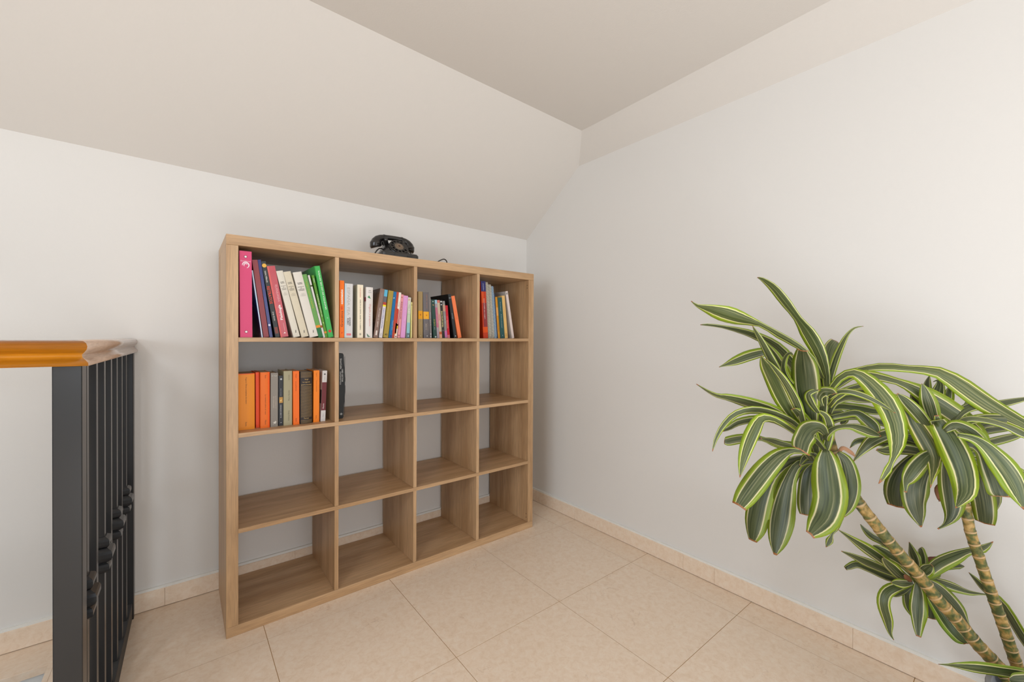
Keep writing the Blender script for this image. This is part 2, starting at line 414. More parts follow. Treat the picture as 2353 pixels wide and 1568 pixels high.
class Book:
    last = {}
    def __init__(s, name, label, reg, q, ys, depth, col, zb, group, cat='book', bulge=0.0, page=None, rough=0.45, inset=0.0015, hard=False):
        ox, oy, k = reg; xb0, xb1, xt, yt = q
        def foot(px):
            # point where the sight line through this column meets plane y=ys at height zb
            lo = on_y(ox+px/k, 776 if zb > 1 else 982, ys); return lo.x
        if zb > 1 and ox < 900: ys = 0.008+(ys-0.016)*0.25
        X0 = foot(xb0); X1 = foot(xb1); tp = on_y(ox+xt/k, oy+yt/k, ys)
        cell = max(0, min(3, int((0.5*(X0+X1)-T)/(CW+D_)))); lo_x = T+cell*(CW+D_)+0.0006; hi_x = T+cell*(CW+D_)+CW-0.0010
        X0 = max(X0, lo_x); X1 = min(X1, hi_x)
        tan = (tp.x-X0)/(tp.z-zb); gap = 0.0006
        prev = Book.last.get((cell, zb))
        if tan < 0: tan = max(tan, (lo_x-X0)/(tp.z-zb))
        if prev:      # stand clear of the neighbour on the left
            bx, bz, pt, ptop = prev
            z_lo = max(bz, zb+0.002); z_hi = min(ptop, tp.z)
            d = X0+(z_lo-zb)*tan-(bx+(z_lo-bz)*pt)
            if d < gap: X0 += gap-d
            d = X0+(z_hi-zb)*tan-(bx+(z_hi-bz)*pt)
            if d < gap: tan += (gap-d)/(z_hi-zb)
        lean = math.atan(tan)
        s.T = max((X1-X0)/math.cos(lean)*0.985, 0.0035); s.D = depth
        z0 = zb+0.0003+(s.T*math.sin(lean) if lean > 0 else 0)
        s.H = (tp.z-z0)/math.cos(lean); s.bulge = bulge
        if lean > 0:  # keep the leaning head inside the cube
            over = X0+s.T*math.cos(lean)+s.H*math.sin(lean)-hi_x
            if over > 0: s.T = max(0.0030, s.T-over/math.cos(lean)-0.0003)
        Book.last[(cell, zb)] = (X0+s.T*math.cos(lean), z0-s.T*math.sin(lean), math.tan(lean), z0+s.H*math.cos(lean)-s.T*math.sin(lean))
        s.o = thing(name, label, cat, (X0, ys, z0), (0, lean, 0), group)
        th = 0.0022 if hard else 0.0010
        n = 6 if bulge > 0 else 1
        front = []
        for i in range(n+1):
            u = i/n; front.append((s.T*u, -bulge*(1-(2*u-1)**2)))
        inner = []
        for i in range(n+1):
            u = i/n; inner.append((th+(s.T-2*th)*u, th-bulge*(1-(2*u-1)**2)))
        outline = [(0, depth)] + front + [(s.T, depth), (s.T-th, depth)] + inner[::-1] + [(th, depth)]
        bm = bmesh.new(); a = [bm.verts.new((x, y, 0)) for x, y in outline]; b = [bm.verts.new((x, y, s.H)) for x, y in outline]
        m = len(a)
        for i in range(m): bm.faces.new((a[i], a[(i+1) % m], b[(i+1) % m], b[i]))
        # caps as quads between outer and inner chains
        outc = list(range(0, n+3)); inc = [m-1] + list(range(m-2, n+3, -1)) + [n+3]
        inc = [m-1] + [n+4+ (n-i) for i in range(n+1)] + [n+3]
        for L_ in (a, b):
            for i in range(len(outc)-1):
                bm.faces.new((L_[outc[i]], L_[outc[i+1]], L_[inc[i+1]], L_[inc[i]]))
        obj('cover', bm, cmat(col, rough), s.o)
        e = 0.0025 if hard else inset
        box('pages', th, s.T-th, th+0.0004, depth-e, e if hard else 0.0003, s.H-e, page or M_page, s.o)
    def yo(s, x): u = x/s.T; return -s.bulge*(1-(2*u-1)**2)
    def text(s, body, zc, length, col, up=True, xc=0.5, maxh=0.6, bold=0.0, flat=False, name='title', shear=0.0):
        me = text_mesh(body, bold, shear)
        if not me.vertices: return
        us = [v.co.x for v in me.vertices]; vs = [v.co.y for v in me.vertices]
        w = max(us)-min(us); h = max(max(vs)-min(vs), 1e-4); cu = (max(us)+min(us))/2; cv = (max(vs)+min(vs))/2
        room = s.T if flat else s.H
        k = (length*room)/w; k2 = (maxh*(s.H if flat else s.T))/h
        sv = min(k, k2); su = k
        if su > sv*1.35: su = sv*1.35
        cx, cz = s.T*xc, s.H*zc
        for v in me.vertices:
            a, b = (v.co.x-cu)*su, (v.co.y-cv)*sv
            if flat: x, z = cx+a, cz+b
            elif up: x, z = cx-b, cz+a
            else: x, z = cx+b, cz-a
            v.co = (x, s.yo(min(max(x, 0), s.T))-0.0005, z)
        me.materials.append(cmat(col, 0.5)); o = bpy.data.objects.new(name, me); COL.objects.link(o); o.parent = s.o
    def band(s, z0, z1, col, x0=0.0, x1=1.0, name='spine_band', m=None, off=0.0003):
        bm = bmesh.new(); n = 6 if s.bulge else 1; vs = []
        for i in range(n+1):
            x = s.T*(x0+(x1-x0)*i/n); y = s.yo(x)
            vs.append([bm.verts.new((x, y-off, s.H*z0)), bm.verts.new((x, y-off, s.H*z1)), bm.verts.new((x, y+0.0002, s.H*z1)), bm.verts.new((x, y+0.0002, s.H*z0))])
        for p, q in zip(vs, vs[1:]):
            for i in range(4): bm.faces.new((p[i], p[(i+1) % 4], q[(i+1) % 4], q[i]))
        bm.faces.new(vs[0]); bm.faces.new(vs[-1])
        return obj(name, bm, m or cmat(col), s.o)
    def side(s, m, z0=0.0, z1=1.0, y0=0.0, y1=1.0, name='cover_print'):
        return box(name, -0.0004, 0.0001, s.D*y0, s.D*y1, s.H*z0, s.H*z1, m, s.o)
    def dot(s, zc, xc, r, col, name='emblem', n=16, sx=1.0, off=0.0006):
        bm = bmesh.new(); x = s.T*xc; y = s.yo(x)
        a = [bm.verts.new((x+r*sx*math.cos(2*math.pi*i/n), y-off, s.H*zc+r*math.sin(2*math.pi*i/n))) for i in range(n)]
        bm.faces.new(a); return obj(name, bm, cmat(col), s.o)
    def shape(s, pts, zc, xc, sc, col, name='emblem', off=0.0006):
        bm = bmesh.new(); x = s.T*xc; y = s.yo(x)
        bm.faces.new([bm.verts.new((x+p*sc, y-off, s.H*zc+q*sc)) for p, q in pts]); return obj(name, bm, cmat(col), s.o)

def gradient(name, stops, axis=2, rough=0.25):
    m = bpy.data.materials.new(name); m.use_nodes = True; nt = m.node_tree; b = nt.nodes['Principled BSDF']
    tc = nt.nodes.new('ShaderNodeTexCoord'); sp = nt.nodes.new('ShaderNodeSeparateXYZ'); nt.links.new(tc.outputs['Generated'], sp.inputs[0])
    n = nt.nodes.new('ShaderNodeTexNoise'); n.inputs['Scale'].default_value = 5; nt.links.new(tc.outputs['Generated'], n.inputs['Vector'])
    ad = nt.nodes.new('ShaderNodeMath'); ad.operation = 'MULTIPLY_ADD'; ad.inputs[1].default_value = 0.25
    nt.links.new(n.outputs['Fac'], ad.inputs[0]); nt.links.new(sp.outputs[axis], ad.inputs[2])
    sb = nt.nodes.new('ShaderNodeMath'); sb.operation = 'SUBTRACT'; sb.inputs[1].default_value = 0.125; nt.links.new(ad.outputs[0], sb.inputs[0])
    r = ramp(nt, stops); nt.links.new(sb.outputs[0], r.inputs[0]); nt.links.new(r.outputs[0], b.inputs['Base Color'])
    b.inputs['Roughness'].default_value = rough
    return m
BIRD = [(-1, .1), (-.4, .25), (-.1, 1), (.35, .3), (.5, -.1), (1, -.8), (.3, -.5), (-.2, -.4), (-.6, -.1)]
LEAFP = [(-1, 1), (-.3, .3), (.3, -.5), (1.2, -.4), (.5, -.9), (-.4, -1), (-.8, -.2)]

C1 = (530, 540, 6.03); C2 = (770, 600, 7.84); C3 = (940, 620, 7.843); RW2 = (530, 780, 6.817)
G1, G2, G3, G4, G5 = 'books in the upper left cube', 'books in the cube right of the green grammar', 'books in the cube below the telephone cord', 'books in the cube next to the right wall', 'books in the second row cube'
WHT, INK = (238, 234, 226), (40, 38, 38)

# --- upper left cube
b = Book('ring_binder', 'tall pink ring binder standing against the left panel of the shelf', C1, (132, 304, 120, 216), 0.016, 0.285, (214, 72, 116), Z1, None, 'binder', hard=True, rough=0.5)
b.dot(0.935, 0.5, 0.0055, (150, 60, 84), 'rivet_rim'); b.dot(0.935, 0.5, 0.0036, (236, 228, 226), 'rivet', off=0.0012)
b.dot(0.065, 0.5, 0.0055, (150, 60, 84), 'rivet_rim'); b.dot(0.065, 0.5, 0.0036, (236, 228, 226), 'rivet', off=0.0012)
b.text('Escuadernos', 0.885, 0.80, (244, 222, 228), flat=True, maxh=0.02)
def swirl(bk, zc, xc, r0, w, a0, a1, col):
    bm = bmesh.new(); n = 16; x = bk.T*xc; z = bk.H*zc; L_ = []
    for i in range(n+1):
        a = R_(a0+(a1-a0)*i/n); ww = w*math.sin(math.pi*(0.12+0.76*i/n))
        L_.append((bm.verts.new((x+(r0-ww)*math.cos(a), -0.0006, z+(r0-ww)*math.sin(a))), bm.verts.new((x+(r0+ww)*math.cos(a), -0.0006, z+(r0+ww)*math.sin(a)))))
    for p, q in zip(L_, L_[1:]): bm.faces.new((p[0], p[1], q[1], q[0]))
    obj('logo', bm, cmat(col), bk.o)
swirl(b, 0.838, 0.5, 0.0105, 0.0020, -70, 190, (244, 226, 232)); swirl(b, 0.838, 0.5, 0.0055, 0.0015, 20, 230, (244, 226, 232))
M_blue = gradient('blue_cover', [(0.0, (150, 130, 150)), (0.14, (70, 50, 90)), (0.34, (24, 40, 120)), (0.55, (30, 116, 190)), (0.8, (140, 190, 225)), (1.0, (40, 80, 150))])
b = Book('booklet', 'thin glossy dark blue booklet leaning on the pink binder', C1, (430, 447, 274, 490), 0.05, 0.23, (186, 196, 212), Z1, None, rough=0.2)
b.side(M_blue)
b = Book('book', 'plain maroon book leaning right of the glossy blue booklet', C1, (458, 532, 296, 345), 0.052, 0.22, (140, 62, 66), Z1, None)
b = Book('book', 'narrow navy blue book between the maroon and the black book', C1, (542, 584, 352, 342), 0.052, 0.22, (38, 42, 108), Z1, None, rough=0.25)
b.text('historia y cultura', 0.45, 0.5, (98, 104, 170), maxh=0.4); b.dot(0.16, 0.5, 0.004, (206, 206, 226))
b = Book('book', 'black book with red capital title and yellow disc on spine', C1, (622, 682, 390, 364), 0.052, 0.21, (50, 52, 52), Z1, None)
b.dot(0.945, 0.5, 0.0075, (232, 176, 70)); b.text('Isabel Allende', 0.80, 0.15, WHT, up=False, maxh=0.5)
b.text('RETRATOS', 0.56, 0.23, (214, 66, 40), up=False, maxh=0.72, bold=0.02); b.text('Jorge Amado', 0.28, 0.12, WHT, up=False, maxh=0.45)
b.band(0.05, 0.135, (128, 66, 54), 0.15, 0.85, 'publisher_mark')
b = Book('book', 'red veterinary physiology textbook with white spine title', C1, (694, 803, 464, 430), 0.05, 0.24, (190, 74, 82), Z1, None, rough=0.25)
b.band(0, 1, (218, 100, 96), 0.0, 0.22); b.text('Fisiología', 0.35, 0.28, (248, 236, 232), xc=0.62, maxh=0.42, bold=0.025)
b.text('veterinaria', 0.62, 0.24, (232, 170, 172), xc=0.62, maxh=0.36)
b.band(0.08, 0.2, (236, 190, 188), 0.66, 0.69, 'rule'); b.shape([(-1, -.6), (1, -.6), (.2, .9)], 0.06, 0.6, 0.004, (244, 226, 224), 'emblem')
vol = [('first white hardback volume of a set of three, beside the red textbook', (872, 961, 590, 500), 0.056, (222, 214, 198), 'Vol. I'),
       ('yellowed cream hardback volume between two white volumes of its set', (984, 1081, 692, 512), 0.060, (216, 204, 180), 'Vol. II'),
       ('white hardback volume of a set, beside the light green book', (1100, 1214, 860, 522), 0.046, (224, 216, 204), 'Vol. III')]
for lb, q, ys_, c, v_ in vol:
    b = Book('book', lb, C1, q, ys_, 0.21, c, Z1, G1, hard=True, bulge=0.0015, rough=0.6)
    for z_, t_, l_ in ((0.835, 'ROBERT', .55), (0.818, 'GRAVES', .55), (0.775, 'HISTORIA DE', .72), (0.757, 'LA', .2), (0.739, 'LITERATURA', .72), (0.722, 'UNIVERSAL', .7)):
        b.text(t_, z_, l_, (84, 78, 74), flat=True, maxh=0.013, xc=0.48, bold=0.02)
    for z_, t_, l_ in ((0.672, v_, .3), (0.655, 'del siglo XVI', .6), (0.640, 'a nuestros', .6)): b.text(t_, z_, l_, (130, 122, 114), flat=True, maxh=0.011, xc=0.48)
    b.shape([(-.35, -1), (.1, -.8), (.4, 1), (0, .7)], 0.085, 0.55, 0.006, (52, 48, 46))
b = Book('book', 'slim light green book with yellow title and orange band', C1, (1222, 1281, 986, 550), 0.052, 0.21, (104, 158, 78), Z1, None)
b.band(0, 0.155, (26, 110, 56)); b.band(0.155, 0.195, (226, 138, 30)); b.text('Español en marcha y cultura', 0.68, 0.42, (196, 186, 30), maxh=0.42); b.text('Edinumen', 0.93, 0.1, (150, 190, 120), maxh=0.3)
b = Book('booklet', 'thin white booklet with dark green stripe between the green books', C1, (1284, 1311, 1066, 560), 0.052, 0.2, (214, 210, 202), Z1, None)
b.band(0.82, 0.845, (70, 86, 30)); b.band(0.16, 0.2, (150, 90, 24)); b.text('léxico de uso', 0.45, 0.3, (120, 116, 110), maxh=0.4)
b = Book('book', 'narrow olive green book with small white spine lettering', C1, (1313, 1346, 1120, 560), 0.052, 0.2, (86, 140, 30), Z1, None)
b.text('Uso interactivo del vocabulario', 0.52, 0.4, (240, 240, 214), maxh=0.42); b.text('Edelsa', 0.92, 0.09, WHT, maxh=0.4); b.band(0.07, 0.1, (222, 130, 30)); b.shape([(-.3, -1), (.3, -1), (.3, 1), (-.3, 1)], 0.24, 0.5, 0.003, (230, 240, 170))
b = Book('book', 'tall bright green Spanish grammar book next to the divider', C1, (1347, 1425, 1152, 433), 0.046, 0.235, (58, 172, 76), Z1, None, rough=0.3)
b.band(0, 1, (40, 140, 46), 0, 0.12); b.text('GRAMÁTICA DE USO DEL ESPAÑOL', 0.665, 0.60, (236, 246, 228), xc=0.6, maxh=0.32, bold=0.01)
b.text('C', 0.275, 0.2, (240, 248, 236), flat=True, xc=0.6, maxh=0.03); b.dot(0.088, 0.55, 0.006, (206, 52, 48)); b.band(0.08, 0.096, (240, 226, 220), 0.36, 0.42, 'stripe')

# --- second cube
b = Book('book', 'narrow bright orange grammar book with black and white title', C2, (80, 163, 82, 348), 0.03, 0.22, (246, 116, 8), Z1, None)
b.text('Gramática', 0.33, 0.28, (58, 36, 20), maxh=0.48); b.text('en', 0.52, 0.06, (226, 60, 14), maxh=0.4, bold=.03); b.text('contexto', 0.715, 0.26, (250, 240, 226), maxh=0.48, bold=0.035); b.shape([(-.3, -1), (.2, -1), (.7, .8), (-.1, .5)], 0.09, 0.5, 0.004, (190, 30, 30))
b = Book('book', 'pale grey book with outlined capital title and red label', C2, (168, 316, 174, 402), 0.032, 0.2, (212, 208, 206), Z1, None)
b.band(0, 1, (186, 206, 216), 0, 0.2); b.text('ESPAÑA FEA', 0.67, 0.56, (176, 172, 166), up=False, xc=0.52, maxh=0.42); b.text('ANDRÉS', 0.30, 0.16, (70, 68, 70), up=False, xc=0.68, maxh=0.22, bold=.02); b.text('RUBIO', 0.30, 0.12, (70, 68, 70), up=False, xc=0.42, maxh=0.22, bold=.02); b.band(0.045, 0.08, (222, 84, 98), 0.25, 0.8, 'label')
b.text('DEBATE', 0.0625, 0.45, (246, 214, 214), flat=True, maxh=0.02)
b = Book('book', 'cream paperback standing alone with black capitals on its spine', C2, (400, 505, 402, 424), 0.034, 0.15, (240, 226, 200), Z1, None)
b.side(cmat((196, 190, 168)), name='cover_print'); b.text('SUELTA LA DIETA, SANA TU CUERPO', 0.435, 0.57, (78, 72, 64), up=False, maxh=0.22, bold=.01); b.text('LAURA BARRERA', 0.85, 0.18, (206, 96, 76), up=False, maxh=0.18); b.dot(0.07, 0.5, 0.0045, (92, 84, 76), 'emblem'); b.dot(0.07, 0.5, 0.0034, (232, 218, 194), 'emblem', off=.0009); b.shape([(-1, -.3), (.3, -1), (1, .8), (0, .4)], 0.07, 0.5, 0.0024, (60, 56, 52), off=.0012)
b = Book('book', 'white hardback novel with green bird and pink title on spine', C2, (548, 672, 560, 468), 0.03, 0.16, (226, 218, 212), Z1, None, hard=True, bulge=0.0025)
b.text('JANE', 0.93, 0.32, (90, 86, 84), flat=True, maxh=0.02); b.text('AUSTEN', 0.897, 0.5, (90, 86, 84), flat=True, maxh=0.024); b.shape(BIRD, 0.80, 0.42, 0.0085, (48, 130, 76)); b.text('Orgullo y prejuicio', 0.45, 0.44, (212, 128, 126), up=False, xc=0.55, maxh=0.34, shear=.2)
b.shape(LEAFP, 0.052, 0.4, 0.008, (96, 130, 104)); b.side(cmat((150, 60, 72)), 0.72, 0.8, 0.0, 0.12, 'bird_print')
b = Book('book', 'brown paperback leaning right with a long white title', C2, (688, 768, 817, 492), 0.034, 0.15, (134, 106, 94), Z1, None)
b.side(gradient('brown_cover', [(0.2, (60, 40, 28)), (0.6, (150, 108, 76)), (1, (72, 52, 40))])); b.text('UN CUARTO AJENO', 0.41, 0.50, (226, 212, 200), up=False, maxh=0.34, bold=.01); b.text('MARTA SANZ', 0.82, 0.2, (176, 150, 136), up=False, maxh=0.24); b.band(0.05, 0.145, (222, 210, 200), 0.38, 0.72, 'label')
b = Book('book', 'travel guide with blue sky photo and yellow stripe on spine', C2, (792, 850, 894, 514), 0.036, 0.15, (218, 210, 210), Z1, None)
b.band(0.86, 1, (92, 176, 206)); b.band(0.74, 0.86, (96, 96, 104)); b.band(0.685, 0.74, (182, 66, 38)); b.band(0.65, 0.685, (240, 220, 40)); b.text('DESCUBRE ESPAÑA', 0.40, 0.42, (84, 84, 170), up=False, maxh=0.48); b.text('Guía', 0.07, 0.06, (120, 116, 118), up=False, maxh=.4)
b = Book('book', 'olive gold paperback with two lines of pale lettering', C2, (866, 956, 968, 527), 0.038, 0.15, (166, 140, 56), Z1, None)
b.text('Literatura española contemporánea', 0.58, 0.66, (220, 204, 150), up=False, xc=0.32, maxh=0.2); b.text('63', 0.07, 0.5, (60, 50, 20), flat=True, maxh=.035, bold=.03)
b = Book('book', 'blue book leaning between the olive gold and the red one', C2, (966, 1021, 1056, 550), 0.04, 0.15, (14, 104, 158), Z1, None)
b.text('Pequeños relatos', 0.27, 0.4, (198, 206, 214), up=False, xc=.75, maxh=0.3); b.shape([(-1, -.6), (.9, -.2), (.2, 1)], 0.86, 0.3, 0.004, (190, 214, 226)); b.band(0.02, 0.06, (52, 56, 120), .3, .9)
b = Book('book', 'narrow brick red book leaning against the blue one', C2, (1023, 1064, 1098, 554), 0.042, 0.15, (184, 66, 40), Z1, None); b.text('relatos', 0.7, 0.2, (216, 140, 120), up=False, maxh=.4)
b = Book('book', 'slim book with white top, red middle and yellow patches', C2, (1068, 1111, 1117, 562), 0.044, 0.14, (238, 226, 212), Z1, None)
b.band(0.1, 0.64, (214, 52, 36), 0, .55); b.band(0.27, 0.62, (224, 150, 140), .4, 1); b.band(0.08, 0.32, (240, 152, 44), 0, .5); b.band(0.2, 0.3, (226, 186, 40), .5, 1); b.text('Antología', 0.74, 0.16, (110, 96, 90), up=False, maxh=.36); b.dot(0.03, .5, .003, (170, 30, 26))
b = Book('book', 'salmon pink paperback with dark capital title', C2, (1124, 1170, 1167, 598), 0.046, 0.14, (226, 148, 152), Z1, None)
b.text('BODAS DE SANGRE', 0.63, 0.4, (126, 66, 76), up=False, maxh=.5, bold=.01); b.dot(0.93, .4, .0022, (130, 46, 60)); b.band(0.05, 0.07, (150, 80, 90), .2, .8)
b = Book('book', 'lilac paperback wider than the pink one beside it', C2, (1178, 1260, 1217, 618), 0.048, 0.14, (218, 152, 202), Z1, None)
b.text('Como agua para chocolate', 0.58, 0.36, (240, 204, 230), up=False, xc=.62, maxh=.2); b.text('Laura', 0.93, 0.3, (240, 210, 232), flat=True, maxh=.02); b.text('novela', 0.3, 0.2, (236, 196, 226), up=False, xc=.6, maxh=.16)
b = Book('book', 'book with a pale green and turquoise landscape on spine', C2, (1284, 1340, 1297, 653), 0.05, 0.14, (214, 212, 194), Z1, None)
b.band(0.12, 0.38, (138, 190, 196)); b.band(0.0, 0.12, (88, 116, 126)); b.band(0.38, 0.6, (192, 208, 178)); b.text('Viaje al sur', 0.7, 0.3, (146, 158, 132), up=False, maxh=.5); b.dot(0.94, .4, .004, (222, 160, 136)); b.shape([(-.5, -1), (.5, -1), (.1, 1)], .06, .55, .005, (222, 230, 232))
b = Book('booklet', 'small thin pale yellow booklet at the end of its row', C2, (1360, 1392, 1362, 740), 0.05, 0.14, (240, 224, 158), Z1, None)
b.band(0, 1, (160, 182, 66), 0, .22); b.text('poemas escogidos', 0.42, 0.4, (190, 150, 110), up=False, xc=.6, maxh=.3); b.dot(0.92, .6, .002, (150, 130, 60))

# --- third cube
b = Book('book', 'tan golden hardback with yellow band next to the divider', C3, (168, 248, 164, 391), 0.05, 0.15, (172, 146, 98), Z1, None, hard=True)
b.band(0.41, 0.585, (244, 168, 14)); b.dot(0.5, .5, .004, (206, 120, 20)); b.text('RAMSÉS', 0.27, 0.2, (190, 160, 90), xc=.4, maxh=.3); b.dot(.045, .5, .0022, (226, 214, 180))
b = Book('book', 'grey hardback with yellow band and gilt lettering', C3, (262, 364, 250, 402), 0.05, 0.15, (112, 106, 108), Z1, None, hard=True, bulge=.002)
b.band(0.415, 0.575, (246, 176, 40)); b.dot(0.495, .55, .004, (216, 130, 20)); b.text('MIGUEL DELIBES', 0.8, 0.3, (176, 128, 104), xc=.62, maxh=.18); b.text('EL HEREJE', 0.25, 0.26, (206, 186, 160), xc=.45, maxh=.16, bold=.02); b.text('NOVELA', 0.25, 0.26, (168, 146, 120), xc=.72, maxh=.16); b.dot(.045, .6, .0024, (230, 226, 220))
b = Book('dvd_case', 'thin grey film case beside the grey hardback', C3, (372, 411, 350, 533), 0.05, 0.135, (128, 120, 118), Z1, None, 'case')
b.text('la vida secreta', 0.5, 0.45, (186, 178, 178), maxh=.5); b.band(0.02, 0.06, (190, 186, 184), .2, .8); b.band(0.09, 0.12, (190, 186, 184), .2, .8)
b = Book('dvd_case', 'dark green film case with small yellow title', C3, (442, 506, 388, 540), 0.05, 0.135, (42, 72, 64), Z1, None, 'case', rough=.25)
b.text('AMÉLIE', 0.4, 0.18, (166, 164, 60), maxh=.5); b.shape(BIRD, .86, .5, .005, (196, 146, 90)); b.dot(.95, .5, .003, (176, 196, 190)); b.dot(.03, .6, .004, (200, 214, 210)); b.text('una película', .25, .08, WHT, maxh=.2)
b = Book('dvd_case', 'thin film case with sky blue top and rose spine', C3, (507, 548, 438, 543), 0.05, 0.135, (166, 150, 158), Z1, None, 'case')
b.band(.9, 1, (150, 190, 206)); b.band(.28, .8, (188, 106, 128)); b.text('vacaciones', .5, .3, (212, 170, 180), maxh=.4)
b = Book('dvd_case', 'thin beige film case with orange and red blocks', C3, (551, 597, 478, 548), 0.05, 0.135, (196, 178, 152), Z1, None, 'case')
b.band(.93, 1, (206, 110, 96)); b.band(.45, .65, (204, 160, 146)); b.band(.1, .17, (190, 92, 50)); b.band(0, .1, (224, 164, 128)); b.text('ROMA', .55, .14, (180, 96, 84), maxh=.5)
b = Book('dvd_case', 'black film case with pale yellow capital title', C3, (599, 645, 518, 548), 0.05, 0.135, (46, 42, 40), Z1, None, 'case')
b.text('TRUE DETECTIVE', 0.5, 0.43, (222, 206, 140), maxh=.6, bold=.02); b.band(.945, .975, (222, 222, 220), .2, .8); b.band(.87, .893, (206, 206, 204), .25, .75); b.dot(.2, .5, .004, (100, 92, 78))
b = Book('dvd_case', 'grey film case with pink foot beside the black one', C3, (648, 691, 573, 563), 0.05, 0.135, (140, 134, 132), Z1, None, 'case')
b.band(.02, .2, (196, 112, 168)); b.band(.72, .9, (190, 152, 130)); b.text('los otros', .5, .25, (196, 190, 188), maxh=.4)
b = Book('dvd_case', 'small bright red film case standing before the black folder', C3, (694, 738, 624, 644), 0.05, 0.135, (196, 26, 44), Z1, None, 'case', rough=.25)
b.band(.3, .55, (206, 90, 86), .1, .6); b.band(0, .1, (206, 110, 120)); b.text('pasión', .6, .2, (226, 130, 130), maxh=.5)
b = Book('box_file', 'black folder case leaning beside the orange paperback', C3, (812, 861, 702, 442), 0.042, 0.19, (42, 46, 48), Z1, None, 'case', rough=.4)
b.side(cmat((16, 14, 14), .5)); b.text('antología', .5, .18, (196, 200, 202), up=False, maxh=.35); b.dot(.045, .6, .0028, (200, 204, 206)); b.band(.9, .925, (120, 124, 126), .1, .8)
b = Book('book', 'plain orange paperback leaning at the end of its cube', C3, (884, 946, 757, 478), 0.046, 0.17, (246, 128, 76), Z1, None)
b.text('El túnel', .55, .2, (232, 104, 60), maxh=.4)

# --- fourth cube
b = Book('book', 'thick orange and red textbook with navy blue top', C3, (1338, 1424, 1290, 206), 0.05, 0.21, (204, 62, 26), Z1, None, rough=.25)
b.band(.82, 1, (50, 50, 112)); b.band(.2, .62, (146, 52, 56), .25, 1); b.band(.1, .2, (232, 84, 14)); b.band(.62, .82, (226, 84, 24), 0, .5); b.text('LIBRO DE EJERCICIOS', .52, .4, (236, 196, 190), xc=.55, maxh=.26, bold=.01); b.text('español', .9, .12, (190, 196, 224), maxh=.3)
def notebook(label, q, ys_, col, coil):
    bk = Book('spiral_notebook', label, C3, q, ys_, 0.2, col, Z1, 'spiral notebooks', 'notebook', page=M_page)
    bm = bmesh.new(); n = 34; pts = []; r = bk.T*0.40
    for i in range(n*8+1):
        a = 2*math.pi*i/8; pts.append((bk.T/2+r*math.cos(a), -r*0.35+r*math.sin(a), bk.H*(0.03+0.94*i/(n*8))))
    tube(bm, pts, 0.0013, 4); obj('coil', bm, mat('coil_'+str(coil[0]), coil, rough=.4, metal=.2), bk.o, smooth=True)
notebook('spiral notebook with white wire touching the thick orange textbook', (1429, 1481, 1344, 224), 0.058, (176, 168, 150), (240, 236, 224))
notebook('spiral notebook between the two other spiral notebooks', (1485, 1539, 1377, 263), 0.058, (168, 160, 146), (240, 236, 228))
notebook('spiral notebook with pale blue wire beside the thin navy booklet', (1543, 1582, 1414, 293), 0.058, (140, 160, 180), (186, 214, 236))
b = Book('booklet', 'very thin navy booklet beside the spiral notebooks', C3, (1585, 1600, 1457, 432), 0.056, 0.18, (46, 66, 104), Z1, None)
b = Book('book', 'narrow ochre yellow book with small black lettering', C3, (1603, 1642, 1487, 488), 0.054, 0.16, (208, 140, 34), Z1, None)
b.band(.55, .75, (224, 160, 84)); b.text('Anaya verbos', .27, .26, (80, 48, 14), maxh=.45)
b = Book('book', 'dark teal paperback with white lettering along its spine', C3, (1650, 1724, 1534, 498), 0.05, 0.15, (40, 84, 84), Z1, None)
b.text('El amor en los tiempos', .42, .36, (206, 216, 212), up=False, maxh=.2); b.text('García Márquez', .78, .26, (196, 208, 204), up=False, maxh=.2); b.shape([(-.3, -1), (.5, -.6), (.2, 1)], .07, .5, .004, (214, 222, 220))
b = Book('book', 'pale straw yellow paperback beside the dark teal one', C3, (1730, 1781, 1594, 463), 0.05, 0.15, (226, 182, 110), Z1, None)
b.text('cuentos completos', .6, .3, (206, 150, 80), maxh=.3); b.band(.05, .12, (206, 160, 88), .2, .8)
b = Book('book', 'tall white book with grey printed cover leaning in the far cube', C3, (1856, 1895, 1737, 391), 0.05, 0.2, (226, 208, 200), Z1, None)
M_gcov = cmat((190, 180, 172)); b.side(M_gcov)
for z_, w_, c_ in ((.86, .2, (110, 110, 120)), (.81, .14, (96, 100, 130)), (.75, .10, (110, 110, 118)), (.69, .16, (150, 156, 110)), (.645, .22, (156, 156, 116))):
    box('cover_line', -0.0010, -0.0004, .03, .03+b.D*w_, b.H*(z_-.008), b.H*(z_+.008), cmat(c_), b.o)
for i in range(22):
    z_ = .52-i*.0185
    box('cover_line', -0.0010, -0.0004, .035, .035+b.D*random.uniform(.14, .24), b.H*z_, b.H*(z_+.006), cmat((170, 152, 142)), b.o)
b.band(.93, .97, (150, 146, 140), .2, .8); b.text('gramática y estilo', .5, .5, (206, 186, 180), maxh=.3)

